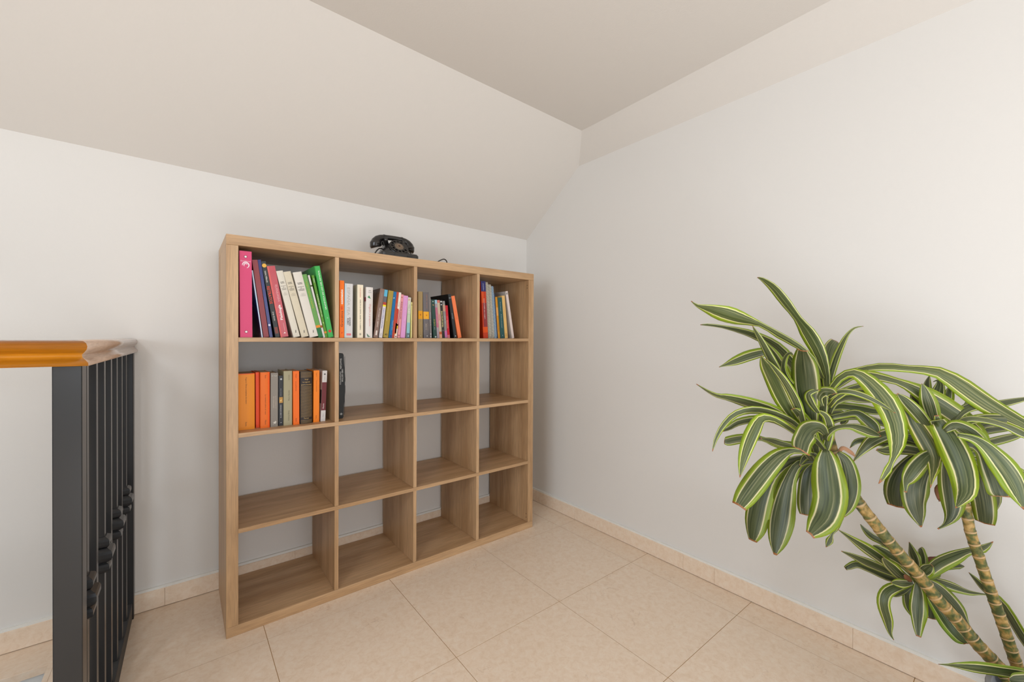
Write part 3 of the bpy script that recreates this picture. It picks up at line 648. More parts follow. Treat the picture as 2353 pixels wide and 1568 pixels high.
# --- second row
b = Book('book', 'thick amber paperback against the left panel of the second row', RW2, (124, 382, 121, 543), 0.057, 0.13, (236, 142, 14), Z2, None, page=M_pageold, bulge=.002)
b.band(.985, 1, (244, 92, 12)); b.text('Tagore', .885, .1, (110, 60, 12), up=False, xc=.46, maxh=.1); b.text('Obras completas de teatro', .64, .36, (110, 60, 12), up=False, xc=.46, maxh=.12); b.text('Seix', .1, .08, (110, 60, 12), up=False, xc=.46, maxh=.1)
b = Book('book', 'narrow red orange book set back beside the thick amber one', RW2, (396, 451, 391, 520), 0.073, 0.13, (250, 84, 8), Z2, None, page=M_pageold)
b = Book('book', 'wide orange paperback beside the grey hardback', RW2, (460, 614, 459, 520), 0.05, 0.13, (240, 112, 8), Z2, None, page=M_pageold, bulge=.0015)
b.band(0, 1, (246, 92, 6), .82, 1); b.text('Seix', .92, .06, (110, 50, 10), up=False, xc=.55, maxh=.14); b.text('La verdad sobre el caso', .42, .36, (110, 50, 10), up=False, xc=.55, maxh=.14); b.text('Mario', .1, .08, (110, 50, 10), up=False, xc=.55, maxh=.16)
b = Book('book', 'grey hardback with white dancer emblem at spine foot', RW2, (625, 741, 627, 530), 0.052, 0.13, (142, 134, 124), Z2, None, page=M_pageold, hard=True)
b.text('HISTORIA DE', .46, .28, (206, 190, 172), xc=.42, maxh=.16); b.text('LA MÚSICA ROCK', .46, .32, (206, 182, 166), xc=.68, maxh=.16); b.text('M. Twill', .945, .7, (226, 222, 212), flat=True, maxh=.016); b.shape([(-.9, -1), (-.1, -.2), (-.9, .1), (.1, .3), (.3, 1), (.5, .3), (1, .3), (.4, -.3), (.5, -1), (.1, -.5)], .08, .55, .0075, (230, 224, 212))
b = Book('book', 'narrow black book with small golden picture on spine', RW2, (752, 821, 752, 572), 0.06, 0.13, (46, 48, 52), Z2, None, page=M_pageold)
b.dot(.93, .55, .0034, (230, 230, 230)); b.dot(.93, .55, .0014, (60, 60, 64), off=.0009); b.band(.455, .57, (206, 152, 70), .15, .95, 'picture'); b.shape([(-.8, -1), (.1, -.9), (.9, 1), (.1, .2), (-.5, .3)], .51, .55, .0042, (240, 214, 150)); b.text('HERMANN HESSE', .67, .15, (170, 172, 176), maxh=.26); b.text('EL LOBO ESTEPARIO', .29, .26, (206, 206, 208), maxh=.3, bold=.01); b.band(.055, .065, (190, 190, 190), .4, .7)
b = Book('book', 'sage green hardback with dark spine lettering', RW2, (827, 964, 824, 500), 0.05, 0.13, (168, 160, 128), Z2, None, page=M_pageold, hard=True)
b.text('Acantilado', .88, .1, (86, 82, 60), xc=.62, maxh=.18); b.text('Marco Aurelio', .55, .19, (80, 76, 56), xc=.62, maxh=.2); b.text('Anthony Birley', .18, .19, (80, 76, 56), xc=.62, maxh=.2)
b = Book('book', 'narrow orange paperback between the sage and the gilt lined book', RW2, (981, 1077, 977, 500), 0.043, 0.13, (248, 112, 4), Z2, None, page=M_pageold)
b.text('Vargas', .91, .08, (150, 60, 6), up=False, maxh=.22); b.text('Los cachorros', .72, .18, (150, 60, 6), up=False, maxh=.2); b.text('Seix', .09, .07, (150, 60, 6), up=False, maxh=.2)
b = Book('book', 'black hardback ruled with gilt lines across its spine', RW2, (1090, 1280, 1089, 508), 0.05, 0.13, (42, 30, 24), Z2, None, page=M_pageold, hard=True, bulge=.003)
for i in range(44):
    z_ = .015+i*.0224
    if .715 < z_ < .872 or .075 < z_ < .125: continue
    b.band(z_, z_+.0045, (186, 150, 88), .05, .95, 'gilt_line', off=.0004)
b.text('Virgil', .845, .3, (226, 184, 110), flat=True, maxh=.035); b.text('La segunda', .795, .6, (226, 184, 110), flat=True, maxh=.035); b.text('guerra mundial', .745, .85, (226, 184, 110), flat=True, maxh=.035); b.text('Turner', .1, .45, (226, 184, 110), flat=True, maxh=.035)
b = Book('book', 'narrow amber orange paperback beside the maroon banded white book', RW2, (1296, 1387, 1301, 490), 0.05, 0.13, (250, 134, 6), Z2, None, page=M_pageold)
b.text('Tagore', .92, .09, (150, 76, 6), up=False, maxh=.2); b.text('Cartas y memorias', .7, .22, (150, 76, 6), up=False, maxh=.2); b.text('Seix', .1, .07, (150, 76, 6), up=False, maxh=.2)
b = Book('book', 'white paperback with wide maroon band, last in its row', RW2, (1409, 1482, 1441, 492), 0.052, 0.13, (220, 214, 212), Z2, None, page=M_pageold)
b.band(.215, .77, (112, 38, 44)); b.text('Muerte', .3, .1, (232, 214, 212), xc=.45, maxh=.36, bold=.02); b.dot(.93, .5, .0034, (90, 86, 86)); b.text('Cátedra', .85, .08, (140, 134, 134), maxh=.25); b.text('Miguel', .12, .1, (130, 126, 126), maxh=.22)
b.side(cmat((60, 54, 54)), .35, .62, 0.02, .2, 'cover_print')

# --- black tool case alone in the cube beside the row
def tool_case():
    ys_ = 0.068; X0 = T+CW+D_+0.0008
    xr = on_y(530+1768/6.817, 960, ys_).x; xm = on_y(530+1797/6.817, 880, ys_).x
    zt = on_y(530+1740/6.817, 780+222/6.817, ys_).z
    t = thing('tool_case', 'black plastic tool case standing upright against the divider', 'case', (X0, ys_, Z2+.0004))
    w, wm, h = xr-X0, xm-X0, zt-Z2
    P_ = [(0, .004), (.004, 0), (w-.004, 0), (w, .006), (w+.002, h*.18), (wm, h*.42), (wm, h*.50), (wm-.0022, h*.52), (wm-.0022, h*.55), (wm, h*.57), (wm, h*.60), (w+.002, h*.86), (w, h-.006), (w-.004, h), (.004, h), (0, h-.004)]
    bm = bmesh.new(); a = [bm.verts.new((x, 0, z)) for x, z in P_]; c = [bm.verts.new((x, .17, z)) for x, z in P_]
    bm.faces.new(a); bm.faces.new(c); n = len(a)
    for k in range(n): bm.faces.new((a[k], a[(k+1) % n], c[(k+1) % n], c[k]))
    obj('shell', bm, mat('black_plastic', (20, 20, 20), rough=.45, spec=.4), t, bevel=.0008)
    box('lid_seam', wm*.93, wm*.95, -.0004, .002, h*.05, h*.95, mat('seam_black', (16, 16, 16), rough=.5), t)
    for body, zc, ln, xc, mh in (('SmartCable', .84, .16, .70, .007), ('OBD LECTOR', .66, .2, .86, .0062), ('DIAGNÓSTICO', .62, .2, .66, .006)):
        me = text_mesh(body, .015); us = [v.co.x for v in me.vertices]; vs = [v.co.y for v in me.vertices]
        k = ln*h/(max(us)-min(us)); kv = min(k, mh/(max(vs)-min(vs))); cu, cv = (max(us)+min(us))/2, (max(vs)+min(vs))/2
        for v in me.vertices: v.co = (w*xc+(v.co.y-cv)*kv, -.0006, zc*h-(v.co.x-cu)*k)
        me.materials.append(cmat((200, 198, 194))); o = bpy.data.objects.new('lettering', me); COL.objects.link(o); o.parent = t
    bm = bmesh.new(); lathe(bm, [(.005, 0), (.005, .0006)], 16, Matrix.Translation((w*.74, -.0002, h*.07)) @ Matrix.Rotation(R_(90), 4, 'X')); obj('emblem', bm, cmat((150, 148, 144)), t)
tool_case()

# ------------------------------------------------------------------ rotary telephone on top of the shelving unit
M_bake = mat('black_bakelite', (34, 31, 29), rough=0.28, spec=0.5, coat=0.3)
M_dialp = mat('dial_plate', (122, 106, 88), rough=0.45, metal=0.3)
M_brass = mat('dial_number_card', (132, 106, 84), rough=0.5)
ph = thing('rotary_telephone', 'old black rotary dial telephone with resting handset on top of the shelving unit', 'telephone', (0.700, 0.165, SH), (0, 0, R_(-2)))
def loft(bm, secs):
    """secs: (z, cx, cy, hx, hy, r) rounded rectangles"""
    rings = []
    for z, cx, cy, hx, hy, r in secs:
        pts = []
        for sx, sy, a0 in ((1, 1, 0), (-1, 1, 90), (-1, -1, 180), (1, -1, 270)):
            for k in range(5):
                a = R_(a0+22.5*k); pts.append((cx+sx*(hx-r)+r*math.cos(a), cy+sy*(hy-r)+r*math.sin(a), z))
        rings.append([bm.verts.new(p) for p in pts])
    n = len(rings[0])
    for a, b_ in zip(rings, rings[1:]):
        for k in range(n): bm.faces.new((a[k], a[(k+1) % n], b_[(k+1) % n], b_[k]))
    bm.faces.new(rings[0]); bm.faces.new(rings[-1])
bm = bmesh.new(); loft(bm, [(0.0, 0.005, 0, .092, .080, .014), (.030, .005, 0, .092, .080, .014), (.037, .005, 0, .087, .075, .012), (.038, .005, 0, .084, .072, .011)])
obj('base_plinth', bm, M_bake, ph, smooth=False)
bm = bmesh.new(); loft(bm, [(.037, 0, .004, .066, .066, .02), (.052, 0, .008, .060, .058, .02), (.072, 0, .022, .050, .036, .014), (.088, 0, .032, .044, .022, .01), (.094, 0, .034, .040, .018, .008)])
obj('body', bm, M_bake, ph, smooth=True)
for sx in (-1, 1):     # cradle prongs
    bm = bmesh.new()
    for yy in (-.010, .052):
        tube(bm, [(sx*.030, .025, .088), (sx*.040, (yy+.021)/2+.004, .098), (sx*.046, yy, .104), (sx*.047, yy-.003 if yy < 0 else yy+.003, .114)], [.014, .0125, .010, .007], 10)
    obj('cradle_fork', bm, M_bake, ph, smooth=True)
# dial, tilted on the sloped front
dt = Matrix.Translation((0.008, -.040, .068)) @ Matrix.Rotation(R_(52), 4, 'X')
bm = bmesh.new(); lathe(bm, [(.046, -.02), (.048, 0.0), (.046, .003), (.0, .003)][:3], 36, dt); obj('dial_plate', bm, mat('dial_black', (26, 24, 23), rough=.35), ph)
# finger wheel with ten holes: an annulus made of spokes between holes
bm = bmesh.new(); n = 120; R0, R1, Rc, rh = .022, .0455, .0350, .0066
for zt_ in (.0065,):
    pass
def wheel(bm):
    # radial grid, skipping cells inside a hole, then thickened
    rad = [R0+(R1-R0)*i/9 for i in range(10)]; V2 = {}
    hol = [R_(60+29*k) for k in range(10)]
    def inside(a, r):
        for h_ in hol:
            d = math.hypot(r*math.cos(a)-Rc*math.cos(h_), r*math.sin(a)-Rc*math.sin(h_))
            if d < rh: return True
        return False
    def vv(i, j, z):
        k = (i % n, j, z)
        if k not in V2: a = 2*math.pi*(i % n)/n; V2[k] = bm.verts.new((rad[j]*math.cos(a), rad[j]*math.sin(a), z))
        return V2[k]
    for i in range(n):
        for j in range(9):
            if inside(2*math.pi*(i+.5)/n, (rad[j]+rad[j+1])/2): continue
            bm.faces.new((vv(i, j, .0075), vv(i+1, j, .0075), vv(i+1, j+1, .0075), vv(i, j+1, .0075)))
    bmesh.ops.transform(bm, matrix=dt, verts=bm.verts[:])
wheel(bm); fw = obj('finger_wheel', bm, mat('wheel_black', (40, 36, 33), rough=.3), ph)
sm = fw.modifiers.new('thick', 'SOLIDIFY'); sm.thickness = .002
bm = bmesh.new(); lathe(bm, [(.0225, .003), (.0225, .0078), (.020, .0092), (.012, .0098)], 28, dt); obj('dial_centre', bm, M_dialp, ph, smooth=True)
bm = bmesh.new(); lathe(bm, [(.0125, .0097), (.0125, .0106)], 24, dt); obj('number_card', bm, M_brass, ph)
bm = bmesh.new(); lathe(bm, [(.006, .0105), (.005, .0115)], 16, dt); obj('number_card_hole', bm, mat('card_dark', (60, 40, 28), rough=.5), ph)
bm = bmesh.new(); add_box(bm, .034, .062, -.0815, -.079, .010, .026); obj('name_plate', bm, mat('plate_dark', (18, 17, 16), rough=.3), ph)
bm = bmesh.new(); add_box(bm, -.030, -.024, -.0812, -.079, .008, .030); obj('plinth_rib', bm, M_bake, ph)
# handset: arched grip swelling into two cups
half = [(.083, .069, .0255), (.0845, .073, .0275), (.0845, .083, .0275), (.0845, .0835, .0284), (.084, .086, .0284), (.0838, .0865, .0272), (.081, .097, .0245),
        (.073, .109, .0195), (.060, .117, .0160), (.043, .1215, .0140), (.025, .1232, .0128), (.008, .1238, .0125)]
prof_h = [(-x, z, r) for x, z, r in half] + [(x, z, r) for x, z, r in reversed(half)]
bm = bmesh.new(); tube(bm, [(x, .021, z) for x, z, r in prof_h], [r for x, z, r in prof_h], 16)
h_ = obj('handset', bm, M_bake, ph, smooth=True)
for i, p in enumerate(h_.data.polygons): p.use_smooth = True
for sx in (-.044, .046):
    bm = bmesh.new(); tube(bm, [(sx-.004, .021, .1205), (sx+.004, .021, .1205)], .0158, 14); obj('grip_ring', bm, M_bake, h_)
# cords
def cord(name, pts, r, parent=None, n=60):
    bm = bmesh.new(); tube(bm, crom(pts, n), r, 8); return obj(name, bm, mat('black_cord', (44, 40, 38), rough=.5), parent, smooth=True)
cord('handset_cord', [(-.118, -.020, .003), (-.106, -.018, .020), (-.094, -.016, .042), (-.078, -.013, .057), (-.062, -.008, .058), (-.050, .0, .050), (-.040, .004, .046)], .0030, ph)
cord('mouthpiece_lead', [(.090, .021, .072), (.093, .018, .056), (.088, .016, .036)], .0022, ph, 16)
lc = cord('telephone_cable', [(.800, .235, SH+.003), (.830, .200, SH+.004), (.862, .160, SH+.003), (.892, .125, SH+.006), (.915, .105, SH+.024), (.940, .100, SH+.036), (.956, .100, SH+.030), (.960, .102, SH+.016), (.955, .110, SH+.004), (.935, .150, SH+.003), (.90, .22, SH+.003), (.86, .30, SH+.003)], .0028, None, 90)
lc['label'] = 'loose black telephone cable looping up on the shelving unit top'; lc['category'] = 'cable'

# ------------------------------------------------------------------ potted dracaena
def leaf_mat():
    m = bpy.data.materials.new('variegated_leaf'); m.use_nodes = True; nt = m.node_tree; b = nt.nodes['Principled BSDF']; L = nt.links
    uv = nt.nodes.new('ShaderNodeUVMap'); uv.uv_map = 'UVMap'
    sp = nt.nodes.new('ShaderNodeSeparateXYZ'); L.new(uv.outputs[0], sp.inputs[0])
    oi = nt.nodes.new('ShaderNodeObjectInfo')
    # across: 0 at the midrib, 1 at the edge, slightly off centre per leaf
    a = nt.nodes.new('ShaderNodeMath'); a.operation = 'SUBTRACT'; a.inputs[1].default_value = 0.5; L.new(sp.outputs[0], a.inputs[0])
    off = nt.nodes.new('ShaderNodeMath'); off.operation = 'MULTIPLY_ADD'; off.inputs[1].default_value = 0.14; off.inputs[2].default_value = -0.07; L.new(oi.outputs['Random'], off.inputs[0])
    a2 = nt.nodes.new('ShaderNodeMath'); a2.operation = 'ADD'; L.new(a.outputs[0], a2.inputs[0]); L.new(off.outputs[0], a2.inputs[1])
    ab = nt.nodes.new('ShaderNodeMath'); ab.operation = 'ABSOLUTE'; L.new(a2.outputs[0], ab.inputs[0])
    db = nt.nodes.new('ShaderNodeMath'); db.operation = 'MULTIPLY'; db.inputs[1].default_value = 2.0; L.new(ab.outputs[0], db.inputs[0])
    # fine streaks along the leaf
    cm = nt.nodes.new('ShaderNodeCombineXYZ')
    s1 = nt.nodes.new('ShaderNodeMath'); s1.operation = 'MULTIPLY'; s1.inputs[1].default_value = 16; L.new(sp.outputs[0], s1.inputs[0])
    s2 = nt.nodes.new('ShaderNodeMath'); s2.operation = 'MULTIPLY'; s2.inputs[1].default_value = 1.2; L.new(sp.outputs[1], s2.inputs[0])
    s3 = nt.nodes.new('ShaderNodeMath'); s3.operation = 'MULTIPLY'; s3.inputs[1].default_value = 50; L.new(oi.outputs['Random'], s3.inputs[0])
    L.new(s1.outputs[0], cm.inputs[0]); L.new(s2.outputs[0], cm.inputs[1]); L.new(s3.outputs[0], cm.inputs[2])
    n = nt.nodes.new('ShaderNodeTexNoise'); n.inputs['Scale'].default_value = 1; n.inputs['Detail'].default_value = 3; L.new(cm.outputs[0], n.inputs['Vector'])
    cen = ramp(nt, [(0.32, (46, 58, 24)), (0.48, (76, 86, 48)), (0.58, (92, 98, 62)), (0.70, (136, 134, 98))]); L.new(n.outputs['Fac'], cen.inputs[0])
    edge = ramp(nt, [(0.3, (104, 128, 10)), (0.7, (150, 166, 40))]); L.new(n.outputs['Fac'], edge.inputs[0])
    wob = nt.nodes.new('ShaderNodeMath'); wob.operation = 'MULTIPLY_ADD'; wob.inputs[1].default_value = 0.10; L.new(n.outputs['Fac'], wob.inputs[0])
    h1 = nt.nodes.new('ShaderNodeMath'); h1.operation = 'MULTIPLY'; h1.inputs[1].default_value = 7.31; L.new(oi.outputs['Random'], h1.inputs[0])
    h2 = nt.nodes.new('ShaderNodeMath'); h2.operation = 'FRACT'; L.new(h1.outputs[0], h2.inputs[0])
    h3 = nt.nodes.new('ShaderNodeMath'); h3.operation = 'MULTIPLY_ADD'; h3.inputs[1].default_value = -0.15; L.new(h2.outputs[0], h3.inputs[0]); L.new(db.outputs[0], h3.inputs[2])
    L.new(h3.outputs[0], wob.inputs[2])
    k1 = ramp(nt, [(0.59, (0, 0, 0)), (0.61, (255, 255, 255))]); L.new(wob.outputs[0], k1.inputs[0])     # centre -> edge
    k2 = ramp(nt, [(0.57, (0, 0, 0)), (0.60, (255, 255, 255)), (0.66, (255, 255, 255)), (0.71, (0, 0, 0))]); L.new(wob.outputs[0], k2.inputs[0])   # cream line
    mx = nt.nodes.new('ShaderNodeMix'); mx.data_type = 'RGBA'; L.new(k1.outputs[0], mx.inputs[0]); L.new(cen.outputs[0], mx.inputs[6]); L.new(edge.outputs[0], mx.inputs[7])
    m2 = nt.nodes.new('ShaderNodeMix'); m2.data_type = 'RGBA'; L.new(k2.outputs[0], m2.inputs[0]); L.new(mx.outputs[2], m2.inputs[6]); m2.inputs[7].default_value = rgb((214, 204, 156))
    # old dark leaves carry a darker pigment (per-object colour), dry brown tips
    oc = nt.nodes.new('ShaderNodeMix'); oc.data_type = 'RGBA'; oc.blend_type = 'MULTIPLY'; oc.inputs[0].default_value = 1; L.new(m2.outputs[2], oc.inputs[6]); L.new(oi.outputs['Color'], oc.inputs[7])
    tn = nt.nodes.new('ShaderNodeMath'); tn.operation = 'MULTIPLY_ADD'; tn.inputs[1].default_value = 0.06; L.new(n.outputs['Fac'], tn.inputs[0]); L.new(sp.outputs[1], tn.inputs[2])
    tr = ramp(nt, [(0.995, (0, 0, 0)), (1.0, (255, 255, 255))]); L.new(tn.outputs[0], tr.inputs[0])
    m3 = nt.nodes.new('ShaderNodeMix'); m3.data_type = 'RGBA'; L.new(tr.outputs[0], m3.inputs[0]); L.new(oc.outputs[2], m3.inputs[6]); m3.inputs[7].default_value = rgb((150, 96, 54))
    L.new(m3.outputs[2], b.inputs['Base Color'])
    b.inputs['Roughness'].default_value = 0.40; b.inputs['Specular IOR Level'].default_value = 0.45
    bp = nt.nodes.new('ShaderNodeBump'); bp.inputs['Strength'].default_value = 0.25; bp.inputs['Distance'].default_value = 0.001
    L.new(n.outputs['Fac'], bp.inputs['Height']); L.new(bp.outputs['Normal'], b.inputs['Normal'])
    return m
def trunk_mat():
    m = bpy.data.materials.new('ringed_trunk'); m.use_nodes = True; nt = m.node_tree; b = nt.nodes['Principled BSDF']; L = nt.links
    uv = nt.nodes.new('ShaderNodeUVMap'); uv.uv_map = 'UVMap'; tc = nt.nodes.new('ShaderNodeTexCoord')
    sp = nt.nodes.new('ShaderNodeSeparateXYZ'); L.new(uv.outputs[0], sp.inputs[0])
    n = nt.nodes.new('ShaderNodeTexNoise'); n.inputs['Scale'].default_value = 55; n.inputs['Detail'].default_value = 3; L.new(tc.outputs['Object'], n.inputs['Vector'])
    r = ramp(nt, [(0.36, (64, 74, 34)), (0.47, (104, 104, 52)), (0.54, (146, 118, 60)), (0.66, (186, 152, 92))]); L.new(n.outputs['Fac'], r.inputs[0])
    fr = nt.nodes.new('ShaderNodeMath'); fr.operation = 'FRACT'; L.new(sp.outputs[1], fr.inputs[0])
    k = ramp(nt, [(0.0, (255, 255, 255)), (0.10, (255, 255, 255)), (0.13, (0, 0, 0))]); L.new(fr.outputs[0], k.inputs[0])
    mx = nt.nodes.new('ShaderNodeMix'); mx.data_type = 'RGBA'; L.new(k.outputs[0], mx.inputs[0]); L.new(r.outputs[0], mx.inputs[6]); mx.inputs[7].default_value = rgb((188, 156, 112))
    k2 = ramp(nt, [(0.12, (0, 0, 0)), (0.15, (160, 160, 160)), (0.24, (0, 0, 0))]); L.new(fr.outputs[0], k2.inputs[0])
    m2 = nt.nodes.new('ShaderNodeMix'); m2.data_type = 'RGBA'; L.new(k2.outputs[0], m2.inputs[0]); L.new(mx.outputs[2], m2.inputs[6]); m2.inputs[7].default_value = rgb((86, 58, 36))
    L.new(m2.outputs[2], b.inputs['Base Color']); b.inputs['Roughness'].default_value = 0.55
    return m
M_leaf, M_trunk = leaf_mat(), trunk_mat()
M_dry = mat('dry_leaf', (120, 76, 46), rough=.8, var=.3, vscale=40)
POT = Vector((1.462, -1.886, 0.0)); PR = 0.142; PZ = 0.250
plant = thing('potted_dracaena', 'tall dracaena with striped green leaves on two ringed trunks in a grey pot', 'plant', POT)
def lp(v): return v - POT
M_pot = mat('grey_pot', (150, 150, 152), rough=.45)
bm = bmesh.new(); prof_ = [(0.100, 0), (0.104, 0.01), (0.132, 0.212), (0.142, 0.214), (0.1425, 0.246), (0.140, 0.250), (0.132, 0.250), (0.130, 0.246), (0.124, 0.215), (0.10, 0.20)]
lathe(bm, prof_, 48); obj('pot', bm, M_pot, plant, smooth=False)
bm = bmesh.new(); n_ = 40; c0 = bm.verts.new((0, 0, .222)); ringv = []
for j in range(1, 7):
    ringv.append([bm.verts.new((.126*j/6*math.cos(2*math.pi*i/n_), .126*j/6*math.sin(2*math.pi*i/n_), .221+random.uniform(-.003, .004))) for i in range(n_)])
for i in range(n_): bm.faces.new((c0, ringv[0][i], ringv[0][(i+1) % n_]))
for p, q in zip(ringv, ringv[1:]):
    for i in range(n_): bm.faces.new((p[i], p[(i+1) % n_], q[(i+1) % n_], q[i]))
obj('soil', bm, mat('potting_soil', (52, 40, 32), rough=.95, var=.4, vscale=90, bump=.6, bscale=150), plant)

def trunk(P, d0, d1, w0, w1, nring, ext):
    """P pixels base -> top, depth d0 -> d1, pixel widths"""
    n = len(P)-1
    pts = [at(p[0], p[1], d0+(d1-d0)*i/n) for i, p in enumerate(P)]
    e = pts[0] + (pts[0]-pts[1]).normalized()*ext
    pts = [e]+pts
    dense = crom([tuple(lp(p)) for p in pts], nring*8)
    bm = bmesh.new(); uvl = bm.loops.layers.uv.new('UVMap'); rad = []
    for i in range(len(dense)):
        u = i/(len(dense)-1); base = (w0+(w1-w0)*u)/2*(d0+(d1-d0)*u)/FPX; f = (i % 8)/8
        rad.append(base*(1.06 if f < .13 else (0.955 if f < .26 else 0.965+0.05*f)))
    rings = tube(bm, dense, rad, 16)
    idx = {}
    for i, r_ in enumerate(rings):
        for k, v in enumerate(r_): idx[v] = (k/16, i/8)
    for f in bm.faces:
        for l in f.loops: l[uvl].uv = idx.get(l.vert, (0, 0))
    return obj('trunk', bm, M_trunk, plant, smooth=True)
D1b, D1t, D2b, D2t = 1.045, 1.20, 1.055, 1.07
trunk([(2321, 1568), (2290, 1528), (2243, 1478), (2202, 1429), (2153, 1376), (2109, 1320), (2059, 1264), (2016, 1211), (1966, 1145), (1935, 1090), (1905, 1010), (1896, 940)], D1b, D1t, 28, 22, 26, .035)
trunk([(2347, 1560), (2339, 1537), (2324, 1494), (2305, 1438), (2286, 1385), (2268, 1335), (2249, 1279), (2230, 1223), (2218, 1164), (2200, 1110), (2178, 1040), (2165, 985)], D2b, D2t, 23, 18, 24, .04)
# side shoot stem behind the leaning trunk
def stem(P, ds, w, name='shoot_stem'):
    bm = bmesh.new(); pts = [tuple(lp(at(p[0], p[1], d))) for p, d in zip(P, ds)]
    tube(bm, crom(pts, 14), w, 8); return obj(name, bm, mat('stem_green', (120, 128, 70), rough=.6), plant, smooth=True)
SH_D = 1.20
stem([(2155, 1378), (2135, 1362), (2112, 1345), (2096, 1322)], [1.115, 1.14, 1.17, 1.20], .007)

NL = 18
def leaf(P, d0, d1, roll=25, dark=1.0, tw=None, fold=.22, arch=0.0, m=None, tint=None):
    """P: (px, py, apparent width px) from base to tip; depth runs d0 -> d1 with an arch; roll turns the blade about its midrib"""
    tw = random.uniform(-35, 30) if tw is None else tw
    dense = crom([(p[0], p[1], p[2]) for p in P], NL)
    bm = bmesh.new(); uvl = bm.loops.layers.uv.new('UVMap'); rows = []; uvs = {}
    ctr = []
    for i, (x, y, w) in enumerate(dense):
        u = i/NL; d = d0+(d1-d0)*u + arch*math.sin(math.pi*u); ctr.append((at(x, y, d), max(w, 1.0)*d/FPX))
    ph_ = random.uniform(0, 6.28)
    for i in range(NL+1):
        p, w = ctr[i]
        t = (ctr[min(i+1, NL)][0]-ctr[max(i-1, 0)][0]).normalized()
        view = (p-CAM).normalized(); s = t.cross(view)
        if s.length < 1e-4: s = RT.copy()
        s.normalize(); nrm = s.cross(t).normalized()
        a = R_(roll+tw*(i/NL)); side = s*math.cos(a)+nrm*math.sin(a); up = nrm*math.cos(a)-s*math.sin(a)
        hw = w/2/max(abs(math.cos(a)), .45)
        row = []
        for k in range(7):
            q = -1+k/3; wave = .11*hw*math.sin(ph_+i*0.9+(q > 0)*1.7)*abs(q)**2
            v = bm.verts.new(lp(p + side*(q*hw) + up*(fold*hw*abs(q) + wave))); row.append(v); uvs[v] = ((q+1)/2, i/NL)
        rows.append(row)
    for a, b_ in zip(rows, rows[1:]):
        for k in range(6): bm.faces.new((a[k], a[k+1], b_[k+1], b_[k]))
    for f in bm.faces:
        for l in f.loops: l[uvl].uv = uvs[l.vert]
    me = bpy.data.meshes.new('leaf'); bm.to_mesh(me); bm.free()
    for p in me.polygons: p.use_smooth = True
    me.materials.append(m or M_leaf)
    o = bpy.data.objects.new('leaf', me); COL.objects.link(o); o.parent = plant
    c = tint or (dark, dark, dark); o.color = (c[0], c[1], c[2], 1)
    sm = o.modifiers.new('thick', 'SOLIDIFY'); sm.thickness = 0.0007; sm.offset = 0
    return o

# crown of the leaning trunk (depth about 1.20)
A = 1.19
Y = (1.08, 1.1, 0.9)   # young, yellower leaves
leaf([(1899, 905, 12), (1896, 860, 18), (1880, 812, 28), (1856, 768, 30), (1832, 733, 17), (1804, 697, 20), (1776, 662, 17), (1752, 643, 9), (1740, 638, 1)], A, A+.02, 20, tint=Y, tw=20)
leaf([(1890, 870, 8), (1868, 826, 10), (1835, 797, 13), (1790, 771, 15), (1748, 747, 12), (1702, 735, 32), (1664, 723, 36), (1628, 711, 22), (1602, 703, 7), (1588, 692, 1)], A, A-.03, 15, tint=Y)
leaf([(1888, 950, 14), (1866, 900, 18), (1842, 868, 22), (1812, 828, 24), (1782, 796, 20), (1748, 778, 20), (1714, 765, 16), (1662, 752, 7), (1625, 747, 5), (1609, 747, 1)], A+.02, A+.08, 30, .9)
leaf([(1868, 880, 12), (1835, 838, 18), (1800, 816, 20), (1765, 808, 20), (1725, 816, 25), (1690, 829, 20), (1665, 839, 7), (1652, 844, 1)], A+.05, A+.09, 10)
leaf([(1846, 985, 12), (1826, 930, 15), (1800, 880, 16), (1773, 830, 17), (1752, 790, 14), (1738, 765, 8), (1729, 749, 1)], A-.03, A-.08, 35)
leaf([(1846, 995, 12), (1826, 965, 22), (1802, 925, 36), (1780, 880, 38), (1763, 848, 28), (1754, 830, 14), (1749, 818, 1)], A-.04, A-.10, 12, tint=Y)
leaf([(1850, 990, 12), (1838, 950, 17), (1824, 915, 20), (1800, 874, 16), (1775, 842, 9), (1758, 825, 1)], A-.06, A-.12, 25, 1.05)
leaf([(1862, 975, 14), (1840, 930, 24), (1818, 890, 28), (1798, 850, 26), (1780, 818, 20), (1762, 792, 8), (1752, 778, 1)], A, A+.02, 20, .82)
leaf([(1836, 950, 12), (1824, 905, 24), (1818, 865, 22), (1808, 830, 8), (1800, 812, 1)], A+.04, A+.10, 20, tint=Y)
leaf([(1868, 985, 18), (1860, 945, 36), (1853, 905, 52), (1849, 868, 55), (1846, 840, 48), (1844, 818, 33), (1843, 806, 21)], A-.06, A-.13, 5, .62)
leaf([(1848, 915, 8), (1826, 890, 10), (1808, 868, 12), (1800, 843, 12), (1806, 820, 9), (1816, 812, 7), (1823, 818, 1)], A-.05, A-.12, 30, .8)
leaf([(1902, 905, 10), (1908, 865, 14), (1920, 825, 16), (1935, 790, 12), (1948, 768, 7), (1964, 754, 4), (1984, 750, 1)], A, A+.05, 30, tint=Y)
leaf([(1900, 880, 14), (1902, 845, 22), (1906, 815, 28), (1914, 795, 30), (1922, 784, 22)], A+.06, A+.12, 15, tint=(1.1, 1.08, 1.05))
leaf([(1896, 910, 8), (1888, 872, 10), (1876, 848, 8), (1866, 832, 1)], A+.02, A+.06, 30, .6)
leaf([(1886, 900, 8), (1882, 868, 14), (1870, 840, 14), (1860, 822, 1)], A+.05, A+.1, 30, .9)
leaf([(1862, 1012, 12), (1836, 985, 17), (1804, 962, 22), (1766, 942, 26), (1715, 926, 26), (1672, 915, 16), (1648, 910, 9), (1625, 899, 6), (1600, 883, 1)], A-.02, A-.07, 28)
